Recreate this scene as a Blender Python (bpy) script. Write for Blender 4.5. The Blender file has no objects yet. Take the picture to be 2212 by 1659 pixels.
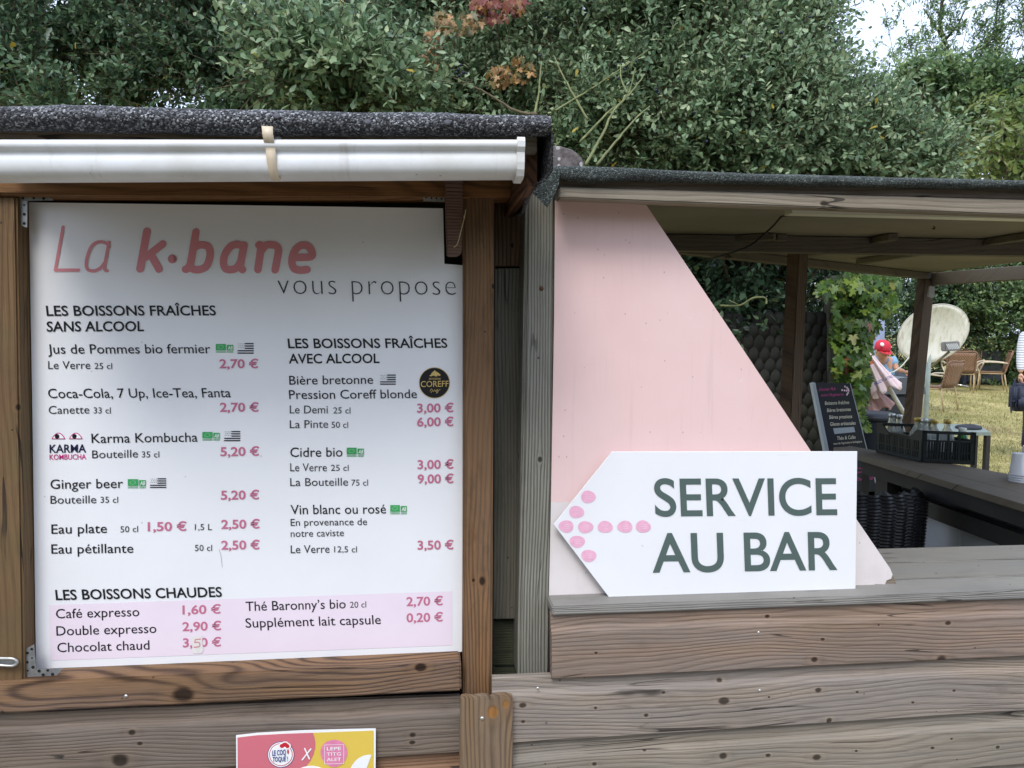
import bpy, bmesh, math, random
import numpy as np
from mathutils import Vector, Matrix, noise as mnoise
random.seed(7)
RNG = np.random.default_rng(11)
R = math.radians
scene = bpy.context.scene
COL = scene.collection

# ------------------------------------------------------------------ camera
W0, H0, F0 = 2212.0, 1659.0, 1662.0
CAM = Vector((0.0, -1.68, 1.65))
YAW, PITCH, ROLL = R(6.5), R(4.1), R(0.4)
fw = Vector((math.sin(YAW) * math.cos(PITCH), math.cos(YAW) * math.cos(PITCH), -math.sin(PITCH)))
r0 = Vector((math.cos(YAW), -math.sin(YAW), 0))
u0 = r0.cross(fw)
rt = r0 * math.cos(ROLL) + u0 * math.sin(ROLL)
up = u0 * math.cos(ROLL) - r0 * math.sin(ROLL)
cam_d = bpy.data.cameras.new('camera')
cam_d.sensor_width = 36.0
cam_d.lens = 36.0 * F0 / W0
cam_d.clip_start = 0.05
cam_d.clip_end = 400
cam = bpy.data.objects.new('camera', cam_d)
COL.objects.link(cam)
M = Matrix((rt, up, -fw)).transposed().to_4x4()
M.translation = CAM
cam.matrix_world = M
scene.camera = cam

# ------------------------------------------------------------------ world, sun, exposure
SUN_EL, SUN_ROT = R(52), R(200)
world = bpy.data.worlds.new('World')
scene.world = world
world.use_nodes = True
wn = world.node_tree
wn.nodes.clear()
sky = wn.nodes.new('ShaderNodeTexSky')
sky.sky_type = 'NISHITA'
sky.sun_disc = False
sky.sun_elevation = SUN_EL
sky.sun_rotation = SUN_ROT
sky.air_density = 1.0
sky.dust_density = 4.0
sky.ozone_density = 1.5
wmix = wn.nodes.new('ShaderNodeMix')
wmix.data_type = 'RGBA'
wmix.inputs[0].default_value = 0.72
wmix.inputs[7].default_value = (9.7, 11.3, 14.2, 1)      # even cloud cover
wbg = wn.nodes.new('ShaderNodeBackground')
wbg.inputs[1].default_value = 0.11
wout = wn.nodes.new('ShaderNodeOutputWorld')
wn.links.new(sky.outputs[0], wmix.inputs[6])
wn.links.new(wmix.outputs[2], wbg.inputs[0])
wn.links.new(wbg.outputs[0], wout.inputs[0])
sun_d = bpy.data.lights.new('sun', 'SUN')
sun_d.energy = 1.4
sun_d.angle = R(22)
sun_d.color = (1.0, 0.975, 0.94)
sun = bpy.data.objects.new('sun', sun_d)
COL.objects.link(sun)
sd = Vector((math.sin(SUN_ROT) * math.cos(SUN_EL), math.cos(SUN_ROT) * math.cos(SUN_EL), math.sin(SUN_EL)))
sun.rotation_euler = sd.to_track_quat('Z', 'Y').to_euler()
scene.view_settings.view_transform = 'Standard'
scene.view_settings.look = 'None'
scene.view_settings.exposure = 0.55
scene.view_settings.gamma = 1.0
scene.view_settings.use_curve_mapping = False

# ------------------------------------------------------------------ projection helpers (photo pixel, 2212 wide -> point in the place)
def ray(u, v):
    return fw + rt * ((u - W0 / 2) / F0) - up * ((v - H0 / 2) / F0)
def P(u, v, Y):
    d = ray(u, v)
    return CAM + d * ((Y - CAM.y) / d.y)
def G(u, v, z):
    d = ray(u, v)
    return CAM + d * ((z - CAM.z) / d.z)
def D(u, v, t):
    return CAM + ray(u, v) * t
def K(x0, y0, s):          # converter from a zoomed crop of the photo
    return lambda x, y: ((x0 + x * s) / 1.8228, (y0 + y * s) / 1.8228)

# ------------------------------------------------------------------ materials
class NT:
    def __init__(self, name):
        self.m = bpy.data.materials.new(name)
        self.m.use_nodes = True
        self.t = self.m.node_tree
        self.b = self.t.nodes['Principled BSDF']
        self.out = self.t.nodes['Material Output']
    def n(self, typ, **kw):
        o = self.t.nodes.new(typ)
        for k, v in kw.items():
            setattr(o, k, v)
        return o
    def put(self, sock, v):
        if v is None:
            return
        if isinstance(v, bpy.types.NodeSocket):
            self.t.links.new(v, sock)
        else:
            try:
                sock.default_value = v
            except Exception:
                sock.default_value = (*v, 1)
    def math(self, op, a, b=None, c=None, clamp=False):
        o = self.n('ShaderNodeMath', operation=op, use_clamp=clamp)
        self.put(o.inputs[0], a); self.put(o.inputs[1], b); self.put(o.inputs[2], c)
        return o.outputs[0]
    def vmath(self, op, a, b=None):
        o = self.n('ShaderNodeVectorMath', operation=op)
        self.put(o.inputs[0], a); self.put(o.inputs[1], b)
        return o.outputs[1] if op in ('LENGTH', 'DISTANCE', 'DOT_PRODUCT') else o.outputs[0]
    def comb(self, x, y, z=0.0):
        o = self.n('ShaderNodeCombineXYZ')
        self.put(o.inputs[0], x); self.put(o.inputs[1], y); self.put(o.inputs[2], z)
        return o.outputs[0]
    def sep(self, v):
        o = self.n('ShaderNodeSeparateXYZ'); self.put(o.inputs[0], v)
        return o.outputs
    def obj(self):
        return self.n('ShaderNodeTexCoord').outputs['Object']
    def noise(self, vec, scale, detail=2.0, rough=0.5, color=False):
        o = self.n('ShaderNodeTexNoise')
        self.put(o.inputs['Vector'], vec)
        o.inputs['Scale'].default_value = scale
        o.inputs['Detail'].default_value = detail
        o.inputs['Roughness'].default_value = rough
        return o.outputs[1] if color else o.outputs[0]
    def voro(self, vec, scale, feature='F1', rnd=1.0):
        o = self.n('ShaderNodeTexVoronoi', feature=feature)
        self.put(o.inputs['Vector'], vec)
        o.inputs['Scale'].default_value = scale
        o.inputs['Randomness'].default_value = rnd
        return o
    def mix(self, f, a, b, blend='MIX'):
        o = self.n('ShaderNodeMix', data_type='RGBA', blend_type=blend)
        self.put(o.inputs[0], f); self.put(o.inputs[6], c4(a)); self.put(o.inputs[7], c4(b))
        return o.outputs[2]
    def ramp(self, f, stops, interp='LINEAR'):
        o = self.n('ShaderNodeValToRGB')
        o.color_ramp.interpolation = interp
        e = o.color_ramp.elements
        while len(e) < len(stops):
            e.new(0.5)
        for el, (p, c) in zip(e, stops):
            el.position = p
            el.color = c4(c) if not isinstance(c, (int, float)) else (c, c, c, 1)
        self.put(o.inputs[0], f)
        return o.outputs[0]
    def step(self, f, a, b):     # smooth step 0..1
        o = self.n('ShaderNodeMapRange', interpolation_type='SMOOTHSTEP')
        self.put(o.inputs[0], f)
        o.inputs[1].default_value = a; o.inputs[2].default_value = b
        return o.outputs[0]
    def bump(self, h, strength=0.3, dist=0.002):
        o = self.n('ShaderNodeBump')
        o.inputs['Strength'].default_value = strength
        o.inputs['Distance'].default_value = dist
        self.put(o.inputs['Height'], h)
        self.t.links.new(o.outputs[0], self.b.inputs['Normal'])
        return o
    def fin(self, color=None, rough=None, spec=None, metal=None):
        self.put(self.b.inputs['Base Color'], c4(color) if isinstance(color, tuple) else color)
        self.put(self.b.inputs['Roughness'], rough)
        self.put(self.b.inputs['Specular IOR Level'], spec)
        self.put(self.b.inputs['Metallic'], metal)
        return self.m
def c4(c):
    if isinstance(c, tuple) and len(c) == 3:
        return (*c, 1)
    return c
def srgb(r, g, b):
    f = lambda x: ((x / 255 + 0.055) / 1.055) ** 2.4 if x > 10 else x / 255 / 12.92
    return (f(r), f(g), f(b), 1)

def plain(name, col, rough=0.6, spec=0.3, metal=0.0, var=0.12, vs=6.0, bump=0.0, bs=60.0):
    n = NT(name)
    o = n.obj()
    f = n.noise(o, vs, 4, 0.6)
    dark = tuple(x * (1 - var) for x in col[:3]) + (1,)
    lite = tuple(min(1, x * (1 + var)) for x in col[:3]) + (1,)
    c = n.mix(n.step(f, 0.3, 0.7), dark, lite)
    if bump:
        n.bump(n.noise(o, bs, 3), bump, 0.002)
    return n.fin(c, rough, spec, metal)

def wood(name, light, dark, axis='x', knots=(), seed=0.0, freq=130.0, warp=3.5, contrast=1.0,
         grey=None, greyamt=0.5, stain=0.35, stain_col=(0.03, 0.022, 0.018, 1), rough=0.75, bump=0.55, green=0.0, knot_col=None):
    n = NT(name)
    x, y, z = n.sep(n.obj())[:3]
    if axis == 'x':
        a, b = x, n.math('MULTIPLY_ADD', y, 0.8, z)
    elif axis == 'z':
        a, b = z, n.math('MULTIPLY_ADD', y, 0.8, x)
    else:
        a, b = y, n.math('MULTIPLY_ADD', z, 0.8, x)
    ab = n.comb(a, b, seed)
    w1 = n.noise(n.comb(n.math('MULTIPLY', a, 1.1), n.math('MULTIPLY', b, 5.0), seed * 1.7), 1.0, 2, 0.5)
    w2 = n.noise(n.comb(n.math('MULTIPLY', a, 7.0), n.math('MULTIPLY', b, 30.0), seed + 3), 1.0, 2, 0.5)
    v = n.math('MULTIPLY', b, freq)
    v = n.math('MULTIPLY_ADD', w1, warp * 2.4, v)
    v = n.math('MULTIPLY_ADD', w2, 0.7, v)
    kmask = None
    kring = None
    klite = None
    for i, (ka, kb, kr) in enumerate(knots):
        dv = n.vmath('SUBTRACT', n.comb(a, b, 0.0), (ka, kb, 0.0))
        ex = 1.0 + .5 * math.sin(i * 2.3 + seed)
        dd = n.math('MULTIPLY_ADD', n.math('SUBTRACT', w2, .5), 1.3, n.vmath('LENGTH', n.vmath('MULTIPLY', dv, (1 / kr / (1 + .35 * ex), 1 / kr, 0))))
        de = n.vmath('LENGTH', n.vmath('MULTIPLY', dv, (0.30 / kr, 0.62 / kr, 0)))
        sb = n.math('MULTIPLY', n.math('SUBTRACT', b, kb), 1 / kr)
        e = n.math('DIVIDE', 1.0, n.math('MULTIPLY_ADD', n.math('POWER', de, 3.0), 1.0, 1.0))
        # lines part round the knot
        push = n.math('MULTIPLY', e, n.math('MULTIPLY', n.math('TANH', sb), -kr * freq * 0.75))
        v = n.math('ADD', v, push)
        kn = n.math('SUBTRACT', 1.0, n.step(dd, 0.55, 1.15))
        kmask = kn if kmask is None else n.math('MAXIMUM', kmask, kn)
        halo = n.math('MULTIPLY', n.math('SUBTRACT', 1.0, n.step(de, 0.2, 1.5)), 0.55)
        kring = halo if kring is None else n.math('MAXIMUM', kring, halo)
        lt = n.math('MULTIPLY', n.math('SUBTRACT', 1.0, n.step(dd, 1.3, 2.6)), 0.25)
        klite = lt if klite is None else n.math('MAXIMUM', klite, lt)
    s = n.math('SINE', n.math('MULTIPLY', v, 2 * math.pi * 1.0))
    s = n.math('MULTIPLY_ADD', s, 0.5, 0.5)
    s = n.math('POWER', s, 2.2)
    fib = n.noise(n.comb(n.math('MULTIPLY', a, 9.0), n.math('MULTIPLY', b, 420.0), seed), 1.0, 3, 0.65)
    broad = n.noise(n.comb(n.math('MULTIPLY', a, 1.6), n.math('MULTIPLY', b, 14.0), seed + 9), 1.0, 4, 0.6)
    amp = n.math('MULTIPLY_ADD', n.noise(n.comb(n.math('MULTIPLY', a, 0.9), n.math('MULTIPLY', b, 9.0), seed + 5), 1.0, 2), 1.1, 0.05)
    g = n.math('MULTIPLY', n.math('MULTIPLY', s, amp), contrast)
    g = n.math('MULTIPLY_ADD', n.math('SUBTRACT', fib, 0.5), 1.5, g)
    col = n.mix(n.math('ADD', g, 0.08, clamp=True), light, dark)
    if grey:
        gm = n.math('MULTIPLY', n.step(n.math('MULTIPLY_ADD', fib, 0.25, broad), 0.45, 0.75), greyamt)
        col = n.mix(gm, col, grey)
    if green:
        gg = n.math('MULTIPLY', n.step(n.noise(ab, 6.0, 4, 0.6), 0.45, 0.7), green)
        col = n.mix(gg, col, (0.09, 0.11, 0.05, 1))
    st = n.noise(n.comb(n.math('MULTIPLY', a, 4.0), n.math('MULTIPLY', b, 12.0), seed + 21), 1.0, 5, 0.7)
    col = n.mix(n.math('MULTIPLY', n.step(st, 0.52, 0.75), stain), col, stain_col)
    pt = n.noise(n.comb(n.math('MULTIPLY', a, 2.2), n.math('MULTIPLY', b, 3.0), seed + 40), 1.0, 4, 0.6)
    col = n.mix(n.math('MULTIPLY', n.step(pt, 0.35, 0.7), 0.45), col, tuple(x * 0.55 for x in light[:3]) + (1,))
    if kring is not None:
        col = n.mix(n.math('MULTIPLY', kring, .6), col, tuple(x * 0.8 for x in dark[:3]) + (1,))
        col = n.mix(klite, col, tuple(min(1, x * 1.15) for x in light[:3]) + (1,))
    spots = n.voro(n.comb(n.math('MULTIPLY', a, 1.0), b, seed), 34.0)
    sm = n.math('MULTIPLY', n.math('LESS_THAN', spots.outputs['Distance'], 0.09), n.math('GREATER_THAN', n.sep(spots.outputs['Color'])[0], 0.86))
    col = n.mix(n.math('MULTIPLY', sm, 0.7), col, (0.02, 0.016, 0.014, 1))
    if kmask is not None:
        kc = knot_col or tuple(x * 0.32 for x in dark[:3]) + (1,)
        if knot_col:
            kr2 = n.math('MULTIPLY_ADD', n.math('SINE', n.math('MULTIPLY', v, 14.0)), .25, .5)
            kc = n.mix(kr2, knot_col, tuple(x * .45 for x in knot_col[:3]) + (1,))
        col = n.mix(n.math('MULTIPLY', kmask, 0.92), col, kc)
    ck_ = n.noise(n.comb(n.math('MULTIPLY', a, 1.7), n.math('MULTIPLY_ADD', b, 34.0, n.math('MULTIPLY', w1, 2.0)), seed + 60), 1.0, 1, 0.4)
    ck_ = n.math('LESS_THAN', n.math('ABSOLUTE', n.math('SUBTRACT', ck_, 0.5)), 0.012)
    ckm = n.step(n.noise(n.comb(n.math('MULTIPLY', a, 2.6), n.math('MULTIPLY', b, 8.0), seed + 70), 1.0, 3, 0.6), 0.54, 0.62)
    crack = n.math('MULTIPLY', ck_, ckm)
    col = n.mix(n.math('MULTIPLY', crack, 0.8), col, (0.018, 0.014, 0.012, 1))
    h = n.math('MULTIPLY_ADD', s, -0.6, n.math('MULTIPLY', fib, 0.8))
    h = n.math('MULTIPLY_ADD', crack, -1.5, h)
    if kmask is not None:
        h = n.math('MULTIPLY_ADD', kmask, -0.8, h)
    n.bump(h, bump, 0.0022)
    return n.fin(col, rough, 0.25)

def felt(name, stops, scale, seed=0.0, bump=0.8):
    n = NT(name)
    o = n.vmath('ADD', n.obj(), (seed, 0, 0))
    vo = n.voro(o, scale)
    c = n.ramp(n.sep(vo.outputs['Color'])[0], stops)
    big = n.noise(o, 7.0, 4, 0.65)
    c = n.mix(n.math('MULTIPLY', n.step(big, 0.42, 0.7), 0.55), c, stops[0][1])
    n.bump(n.math('MULTIPLY_ADD', vo.outputs['Distance'], -1.0, n.math('MULTIPLY', big, 2.0)), bump, 0.004)
    return n.fin(c, 0.75, 0.4)

def leafmat(name, stops, transl=0.32, rough=0.38):
    n = NT(name)
    at = n.n('ShaderNodeAttribute', attribute_name='tint')
    c = n.ramp(at.outputs['Fac'], stops)
    c = n.mix(0.25, c, n.mix(n.noise(n.obj(), 9.0, 2), (0.01, 0.02, 0.01), (0.09, 0.12, 0.07)))
    n.fin(c, rough, 0.45)
    tr = n.n('ShaderNodeBsdfTranslucent')
    n.t.links.new(c, tr.inputs[0])
    mx = n.n('ShaderNodeMixShader')
    mx.inputs[0].default_value = transl
    n.t.links.new(n.b.outputs[0], mx.inputs[1])
    n.t.links.new(tr.outputs[0], mx.inputs[2])
    n.t.links.new(mx.outputs[0], n.out.inputs[0])
    return n.m

# ------------------------------------------------------------------ object helpers
def tag(o, label=None, cat=None, group=None, kind=None):
    if label: o['label'] = label
    if cat: o['category'] = cat
    if group: o['group'] = group
    if kind: o['kind'] = kind
    return o
def thing(name, label, cat, loc=(0, 0, 0), rz=0.0, group=None):
    o = bpy.data.objects.new(name, None)
    o.empty_display_size = 0.1
    COL.objects.link(o)
    o.location = loc
    o.rotation_euler = (0, 0, rz)
    return tag(o, label, cat, group)
def link(name, me, mat=None, parent=None, world=True):
    o = bpy.data.objects.new(name, me)
    COL.objects.link(o)
    if mat is not None:
        for m in (mat if isinstance(mat, (list, tuple)) else [mat]):
            me.materials.append(m)
    if parent is not None:
        o.parent = parent
        if world:
            p = parent
            mw = Matrix.Identity(4)
            chain = []
            while p is not None:
                chain.append(p); p = p.parent
            for q in reversed(chain):
                mw = mw @ q.matrix_parent_inverse @ Matrix.LocRotScale(q.location, q.rotation_euler, q.scale) if q.parent else Matrix.LocRotScale(q.location, q.rotation_euler, q.scale)
            o.matrix_parent_inverse = mw.inverted()
    return o
def bm_obj(name, bm, mat, parent=None, smooth=False, world=True):
    me = bpy.data.meshes.new(name)
    bm.normal_update()
    bm.to_mesh(me)
    bm.free()
    if smooth:
        for p in me.polygons:
            p.use_smooth = True
    return link(name, me, mat, parent, world)
def prism(bm, pts, off, mi=0):
    a = [bm.verts.new(p) for p in pts]
    b = [bm.verts.new(Vector(p) + off) for p in pts]
    fs = [bm.faces.new(a), bm.faces.new(list(reversed(b)))]
    k = len(pts)
    for i in range(k):
        j = (i + 1) % k
        fs.append(bm.faces.new((a[j], a[i], b[i], b[j])))
    for f in fs:
        f.material_index = mi
    return fs
def bev(bm, w, seg=2):
    bmesh.ops.recalc_face_normals(bm, faces=bm.faces)
    bmesh.ops.bevel(bm, geom=list(bm.edges), offset=w, segments=seg, affect='EDGES', clamp_overlap=True)
def face_block(name, quad, Y, thick, mat, parent=None, b=0.003, rough_ends=False):
    """a timber whose front face stands at depth Y with the given outline; runs back by thick"""
    bm = bmesh.new()
    prism(bm, [P(u, v, Y) for u, v in quad], Vector((0, thick, 0)))
    bev(bm, b)
    return bm_obj(name, bm, mat, parent)
def pts_block(name, pts, off, mat, parent=None, b=0.002):
    bm = bmesh.new()
    prism(bm, pts, Vector(off))
    if b: bev(bm, b)
    else: bmesh.ops.recalc_face_normals(bm, faces=bm.faces)
    return bm_obj(name, bm, mat, parent)
def box(bm, x0, x1, y0, y1, z0, z1, mat=None, mi=0):
    c = [(x0, y0, z0), (x1, y0, z0), (x1, y1, z0), (x0, y1, z0), (x0, y0, z1), (x1, y0, z1), (x1, y1, z1), (x0, y1, z1)]
    if mat is not None:
        c = [mat @ Vector(p) for p in c]
    v = [bm.verts.new(p) for p in c]
    for f in ((0, 3, 2, 1), (4, 5, 6, 7), (0, 1, 5, 4), (1, 2, 6, 5), (2, 3, 7, 6), (3, 0, 4, 7)):
        fc = bm.faces.new([v[i] for i in f]); fc.material_index = mi
def tube(bm, pts, rad, n=8, caps=True, mi=0):
    pts = [Vector(p) for p in pts]
    rads = rad if isinstance(rad, (list, tuple)) else [rad] * len(pts)
    rings = []
    for i, p in enumerate(pts):
        t = (pts[min(i + 1, len(pts) - 1)] - pts[max(i - 1, 0)]).normalized()
        a = t.orthogonal().normalized() if i == 0 else (prev - t * prev.dot(t)).normalized()
        prev = a
        c = t.cross(a)
        rings.append([bm.verts.new(p + (a * math.cos(2 * math.pi * k / n) + c * math.sin(2 * math.pi * k / n)) * rads[i]) for k in range(n)])
    for i in range(len(rings) - 1):
        for k in range(n):
            f = bm.faces.new((rings[i][k], rings[i][(k + 1) % n], rings[i + 1][(k + 1) % n], rings[i + 1][k]))
            f.smooth = True; f.material_index = mi
    if caps:
        bm.faces.new(list(reversed(rings[0]))).material_index = mi
        bm.faces.new(rings[-1]).material_index = mi
def lathe(bm, prof, n=16, mat=None, mi=0):
    rings = []
    for r, z in prof:
        ring = []
        for k in range(n):
            p = Vector((r * math.cos(2 * math.pi * k / n), r * math.sin(2 * math.pi * k / n), z))
            ring.append(bm.verts.new(mat @ p if mat is not None else p))
        rings.append(ring)
    for i in range(len(rings) - 1):
        for k in range(n):
            f = bm.faces.new((rings[i][k], rings[i][(k + 1) % n], rings[i + 1][(k + 1) % n], rings[i + 1][k]))
            f.smooth = True; f.material_index = mi
    f = bm.faces.new(list(reversed(rings[0]))); f.material_index = mi
    f = bm.faces.new(rings[-1]); f.material_index = mi
def smooth_path(pts, n=10, closed=False):
    pts = [Vector(p) for p in pts]
    out = []
    k = len(pts)
    for i in range(k - 1):
        p0 = pts[max(i - 1, 0)]; p1 = pts[i]; p2 = pts[i + 1]; p3 = pts[min(i + 2, k - 1)]
        for j in range(n):
            t = j / n
            out.append(0.5 * ((2 * p1) + (p2 - p0) * t + (2 * p0 - 5 * p1 + 4 * p2 - p3) * t * t + (3 * p1 - p0 - 3 * p2 + p3) * t ** 3))
    out.append(pts[-1])
    return out
def mesh_np(name, verts, faces_list, mat, parent=None, tint=None, smooth=False):
    """verts (N,3); faces_list: (F,k) int array"""
    me = bpy.data.meshes.new(name)
    nv = len(verts); nf, k = faces_list.shape
    me.vertices.add(nv)
    me.vertices.foreach_set('co', np.ascontiguousarray(verts, dtype=np.float32).ravel())
    me.loops.add(nf * k)
    me.loops.foreach_set('vertex_index', faces_list.astype(np.int32).ravel())
    me.polygons.add(nf)
    me.polygons.foreach_set('loop_start', (np.arange(nf) * k).astype(np.int32))
    me.update(calc_edges=True)
    if tint is not None:
        at = me.attributes.new('tint', 'FLOAT', 'FACE')
        at.data.foreach_set('value', tint.astype(np.float32))
    if smooth:
        me.polygons.foreach_set('use_smooth', np.ones(nf, dtype=bool))
    return link(name, me, mat, parent)

# ------------------------------------------------------------------ materials in use
BR_L, BR_D = srgb(150, 108, 70), srgb(72, 44, 26)
m_beam = wood('oiled_beam_wood', srgb(138, 98, 60), srgb(62, 40, 24), 'x', seed=1.3, freq=45, warp=7, stain=0.6, contrast=0.8)
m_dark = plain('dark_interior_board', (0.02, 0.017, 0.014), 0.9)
def guttermat():
    n = NT('white_pvc_gutter'); o = n.obj(); x, y, z = n.sep(o)[:3]
    c = n.mix(n.step(n.noise(o, 5.0, 5, .65), .35, .7), srgb(226, 227, 228), srgb(208, 207, 202))
    st = n.noise(n.comb(n.math('MULTIPLY', x, 26.0), n.math('MULTIPLY', z, 5.0), 1.0), 1.0, 5, .7)
    c = n.mix(n.math('MULTIPLY', n.step(st, .55, .75), .35), c, srgb(150, 144, 128))
    sp = n.voro(o, 22.0)
    c = n.mix(n.math('MULTIPLY', n.math('LESS_THAN', sp.outputs['Distance'], .05), .6), c, srgb(90, 80, 66))
    return n.fin(c, .45, .4)
m_white_pvc = guttermat()
m_cream_pvc = plain('yellowed_pvc_strap', srgb(214, 196, 170), 0.4, 0.45, var=0.08, vs=30)
m_zinc = plain('galvanised_metal', srgb(150, 152, 152), 0.45, 0.5, 0.6, var=0.2, vs=60, bump=0.1)
m_hole = plain('hole_dark', (0.02, 0.018, 0.016), 0.9)
m_rustscrew = plain('rusty_screw', srgb(92, 66, 48), 0.6, 0.4, 0.4)
m_nail = plain('dull_nail', srgb(88, 88, 92), 0.7, 0.2, 0.2)
m_screw = plain('bright_screw', srgb(200, 200, 195), 0.3, 0.5, 0.7)

def boardmat():
    n = NT('printed_white_board')
    o = n.obj()
    c = n.mix(n.step(n.noise(o, 3.0, 4, 0.6), 0.3, 0.8), srgb(232, 232, 234), srgb(238, 238, 240))
    sp = n.voro(o, 16.0)
    c = n.mix(n.math('MULTIPLY', n.math('LESS_THAN', sp.outputs['Distance'], 0.035), 0.35), c, srgb(150, 150, 150))
    sc = n.noise(n.vmath('MULTIPLY', o, (3, 3, 30)), 4.0, 3)
    r = n.math('MULTIPLY_ADD', sc, 0.2, 0.22)
    return n.fin(c, r, 0.4)
m_board = boardmat()
m_pink = plain('print_pink', srgb(196, 112, 140), 0.4, 0.35, var=0.03)
m_title = plain('print_title_pink', srgb(212, 136, 142), 0.4, 0.35, var=0.03)
m_black = plain('print_black', srgb(22, 22, 26), 0.4, 0.35, var=0.03)
m_grey = plain('print_grey', srgb(46, 45, 50), 0.4, 0.35, var=0.03)
m_navy = plain('print_navy', srgb(26, 28, 62), 0.4, 0.35)
m_mag = plain('print_magenta', srgb(190, 40, 120), 0.4, 0.35)
m_band = plain('print_lilac_band', srgb(234, 219, 230), 0.4, 0.35, var=0.02)
m_green = plain('print_green', srgb(60, 160, 90), 0.4, 0.35)
m_pwhite = plain('print_white', srgb(240, 240, 240), 0.5, 0.35, var=0.02)
m_gold = plain('print_gold', srgb(205, 178, 110), 0.4, 0.35)
m_signtxt = plain('print_grey_green', srgb(84, 100, 96), 0.4, 0.35, var=0.03)
m_dot = plain('print_rose_stroke', srgb(234, 176, 200), 0.45, 0.35, var=0.06, vs=90)
m_dotlite = plain('print_rose_light', srgb(247, 214, 228), 0.45, 0.35)

# ------------------------------------------------------------------ ground
def ground_h(x, y):
    t = min(1, max(0, (y - 8) / 10)); h = 0.25 * t * t * (3 - 2 * t)
    if y > 18: h += (y - 18) * 0.012
    return h
def make_ground():
    n = NT('dry_lawn')
    o = n.obj()
    a = n.noise(o, 0.9, 5, 0.65)
    b = n.noise(o, 14.0, 4, 0.7)
    c = n.noise(n.vmath('MULTIPLY', o, (1, 0.6, 1)), 60.0, 3, 0.7)
    col = n.mix(n.step(a, 0.38, 0.62), srgb(152, 144, 88), srgb(196, 180, 128))
    col = n.mix(n.math('MULTIPLY', n.step(b, 0.45, 0.65), 0.7), col, srgb(106, 112, 54))
    col = n.mix(n.math('MULTIPLY', n.step(c, 0.5, 0.7), 0.6), col, srgb(190, 172, 118))
    bare = n.step(n.noise(n.vmath('ADD', o, (5, 3, 0)), 0.5, 5, 0.7), 0.56, 0.66)
    col = n.mix(n.math('MULTIPLY', bare, 0.7), col, srgb(138, 118, 92))
    n.bump(n.math('ADD', b, c), 0.8, 0.03)
    n.fin(col, 0.9, 0.1)
    xs = list(np.linspace(-60, 60, 41)); ys = [-30, -12, -5, -2, 0, 2, 4, 6, 8, 9, 10, 11, 12, 13, 14, 15, 16, 17, 18, 20, 25, 32, 45, 70, 120]
    bm = bmesh.new()
    g = [[bm.verts.new((x, y, ground_h(x, y))) for x in xs] for y in ys]
    for j in range(len(ys) - 1):
        for i in range(len(xs) - 1):
            bm.faces.new((g[j][i], g[j][i + 1], g[j + 1][i + 1], g[j + 1][i]))
    o = bm_obj('ground', bm, n.m, smooth=True)
    tag(o, kind='structure')
    # grass blades where the camera can see the lawn
    N = 26000
    t = RNG.uniform(0, 1, N) ** 1.3
    ds = 5.5 + t * 13
    us = RNG.uniform(1700, 2350, N)
    P0 = np.array([[0, 0, 0]] * N, float)
    for i in range(N):
        d = ray(us[i], 900)
        q = CAM + d * (ds[i] / d.dot(fw))
        P0[i] = (q.x, q.y, ground_h(q.x, q.y))
    ang = RNG.uniform(0, 2 * math.pi, N)
    h = RNG.uniform(0.02, 0.06, N) * (1 + (RNG.uniform(0, 1, N) > 0.97) * 1.5)
    w = RNG.uniform(0.004, 0.009, N)
    dx = np.stack([np.cos(ang), np.sin(ang), np.zeros(N)], 1)
    lean = RNG.normal(0, 0.5, (N, 3)) * h[:, None]; lean[:, 2] = h
    V = np.stack([P0 - dx * w[:, None], P0 + dx * w[:, None], P0 + lean], 1).reshape(-1, 3)
    Fc = np.arange(N * 3).reshape(N, 3)
    gm = leafmat('grass_blades', [(0, srgb(112, 124, 62)), (0.3, srgb(150, 144, 86)), (0.7, srgb(190, 174, 122)), (1, srgb(212, 198, 150))], 0.2, 0.7)
    go = mesh_np('grass', V, Fc, gm, None, RNG.uniform(0, 1, N))
    tag(go, 'short dry yellow green grass of the lawn behind the bar', 'grass', kind='stuff')
make_ground()
def make_bounce_gravel():  # unseen gravel added so the bounce light on the board stays neutral
    n = NT('grey_gravel'); o = n.obj()
    v_ = n.voro(o, 55.0)
    c = n.ramp(n.sep(v_.outputs['Color'])[0], [(0, srgb(84, 78, 68)), (.5, srgb(114, 107, 94)), (1, srgb(146, 138, 124))])
    c = n.mix(n.math('MULTIPLY', n.step(n.noise(o, 1.2, 4, .6), .45, .65), .4), c, srgb(104, 94, 78))
    n.bump(v_.outputs['Distance'], .6, .01); n.fin(c, .9, .2)
    bm = bmesh.new()
    vs = [bm.verts.new(p) for p in ((-12, -9, .004), (14, -9, .004), (14, -0.12, .004), (-12, -0.12, .004))]
    bm.faces.new(vs)
    tag(bm_obj('bounce_gravel', bm, n.m), kind='structure')
make_bounce_gravel()

# ================================================================== LEFT KIOSK
C1 = K(0, 700, 0.60277)
kiosk = thing('wooden_kiosk', 'brown timber kiosk with felt roof and white gutter, framing the menu board', 'kiosk', (-0.5, 0.3, 0))
def knots_from(lst, Y, conv, s, axis='x'):
    out = []
    for x, y, r in lst:
        p = P(*conv(x, y), Y)
        rr = r * s / 1.8228 / 1000.0
        out.append((p.x, p.z + 0.8 * Y, rr) if axis == 'x' else (p.z, p.x + 0.8 * Y, rr))
    return out
CB = K(0, 2500, 0.9042)
CE = K(1700, 2200, 0.4966)
C5 = K(2000, 2300, 0.9186)
C2 = K(2100, 600, 0.8734)
C3 = K(3000, 1000, 0.54259)
C7 = K(3350, 1050, 0.39173)
C6 = K(3300, 1650, 0.45213)
CG = K(0, 400, 1.0398)
CF = K(1700, 400, 0.4822)
CA = K(0, 0, 0.6329)
CC = K(1400, 0, 0.6329)

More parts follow.
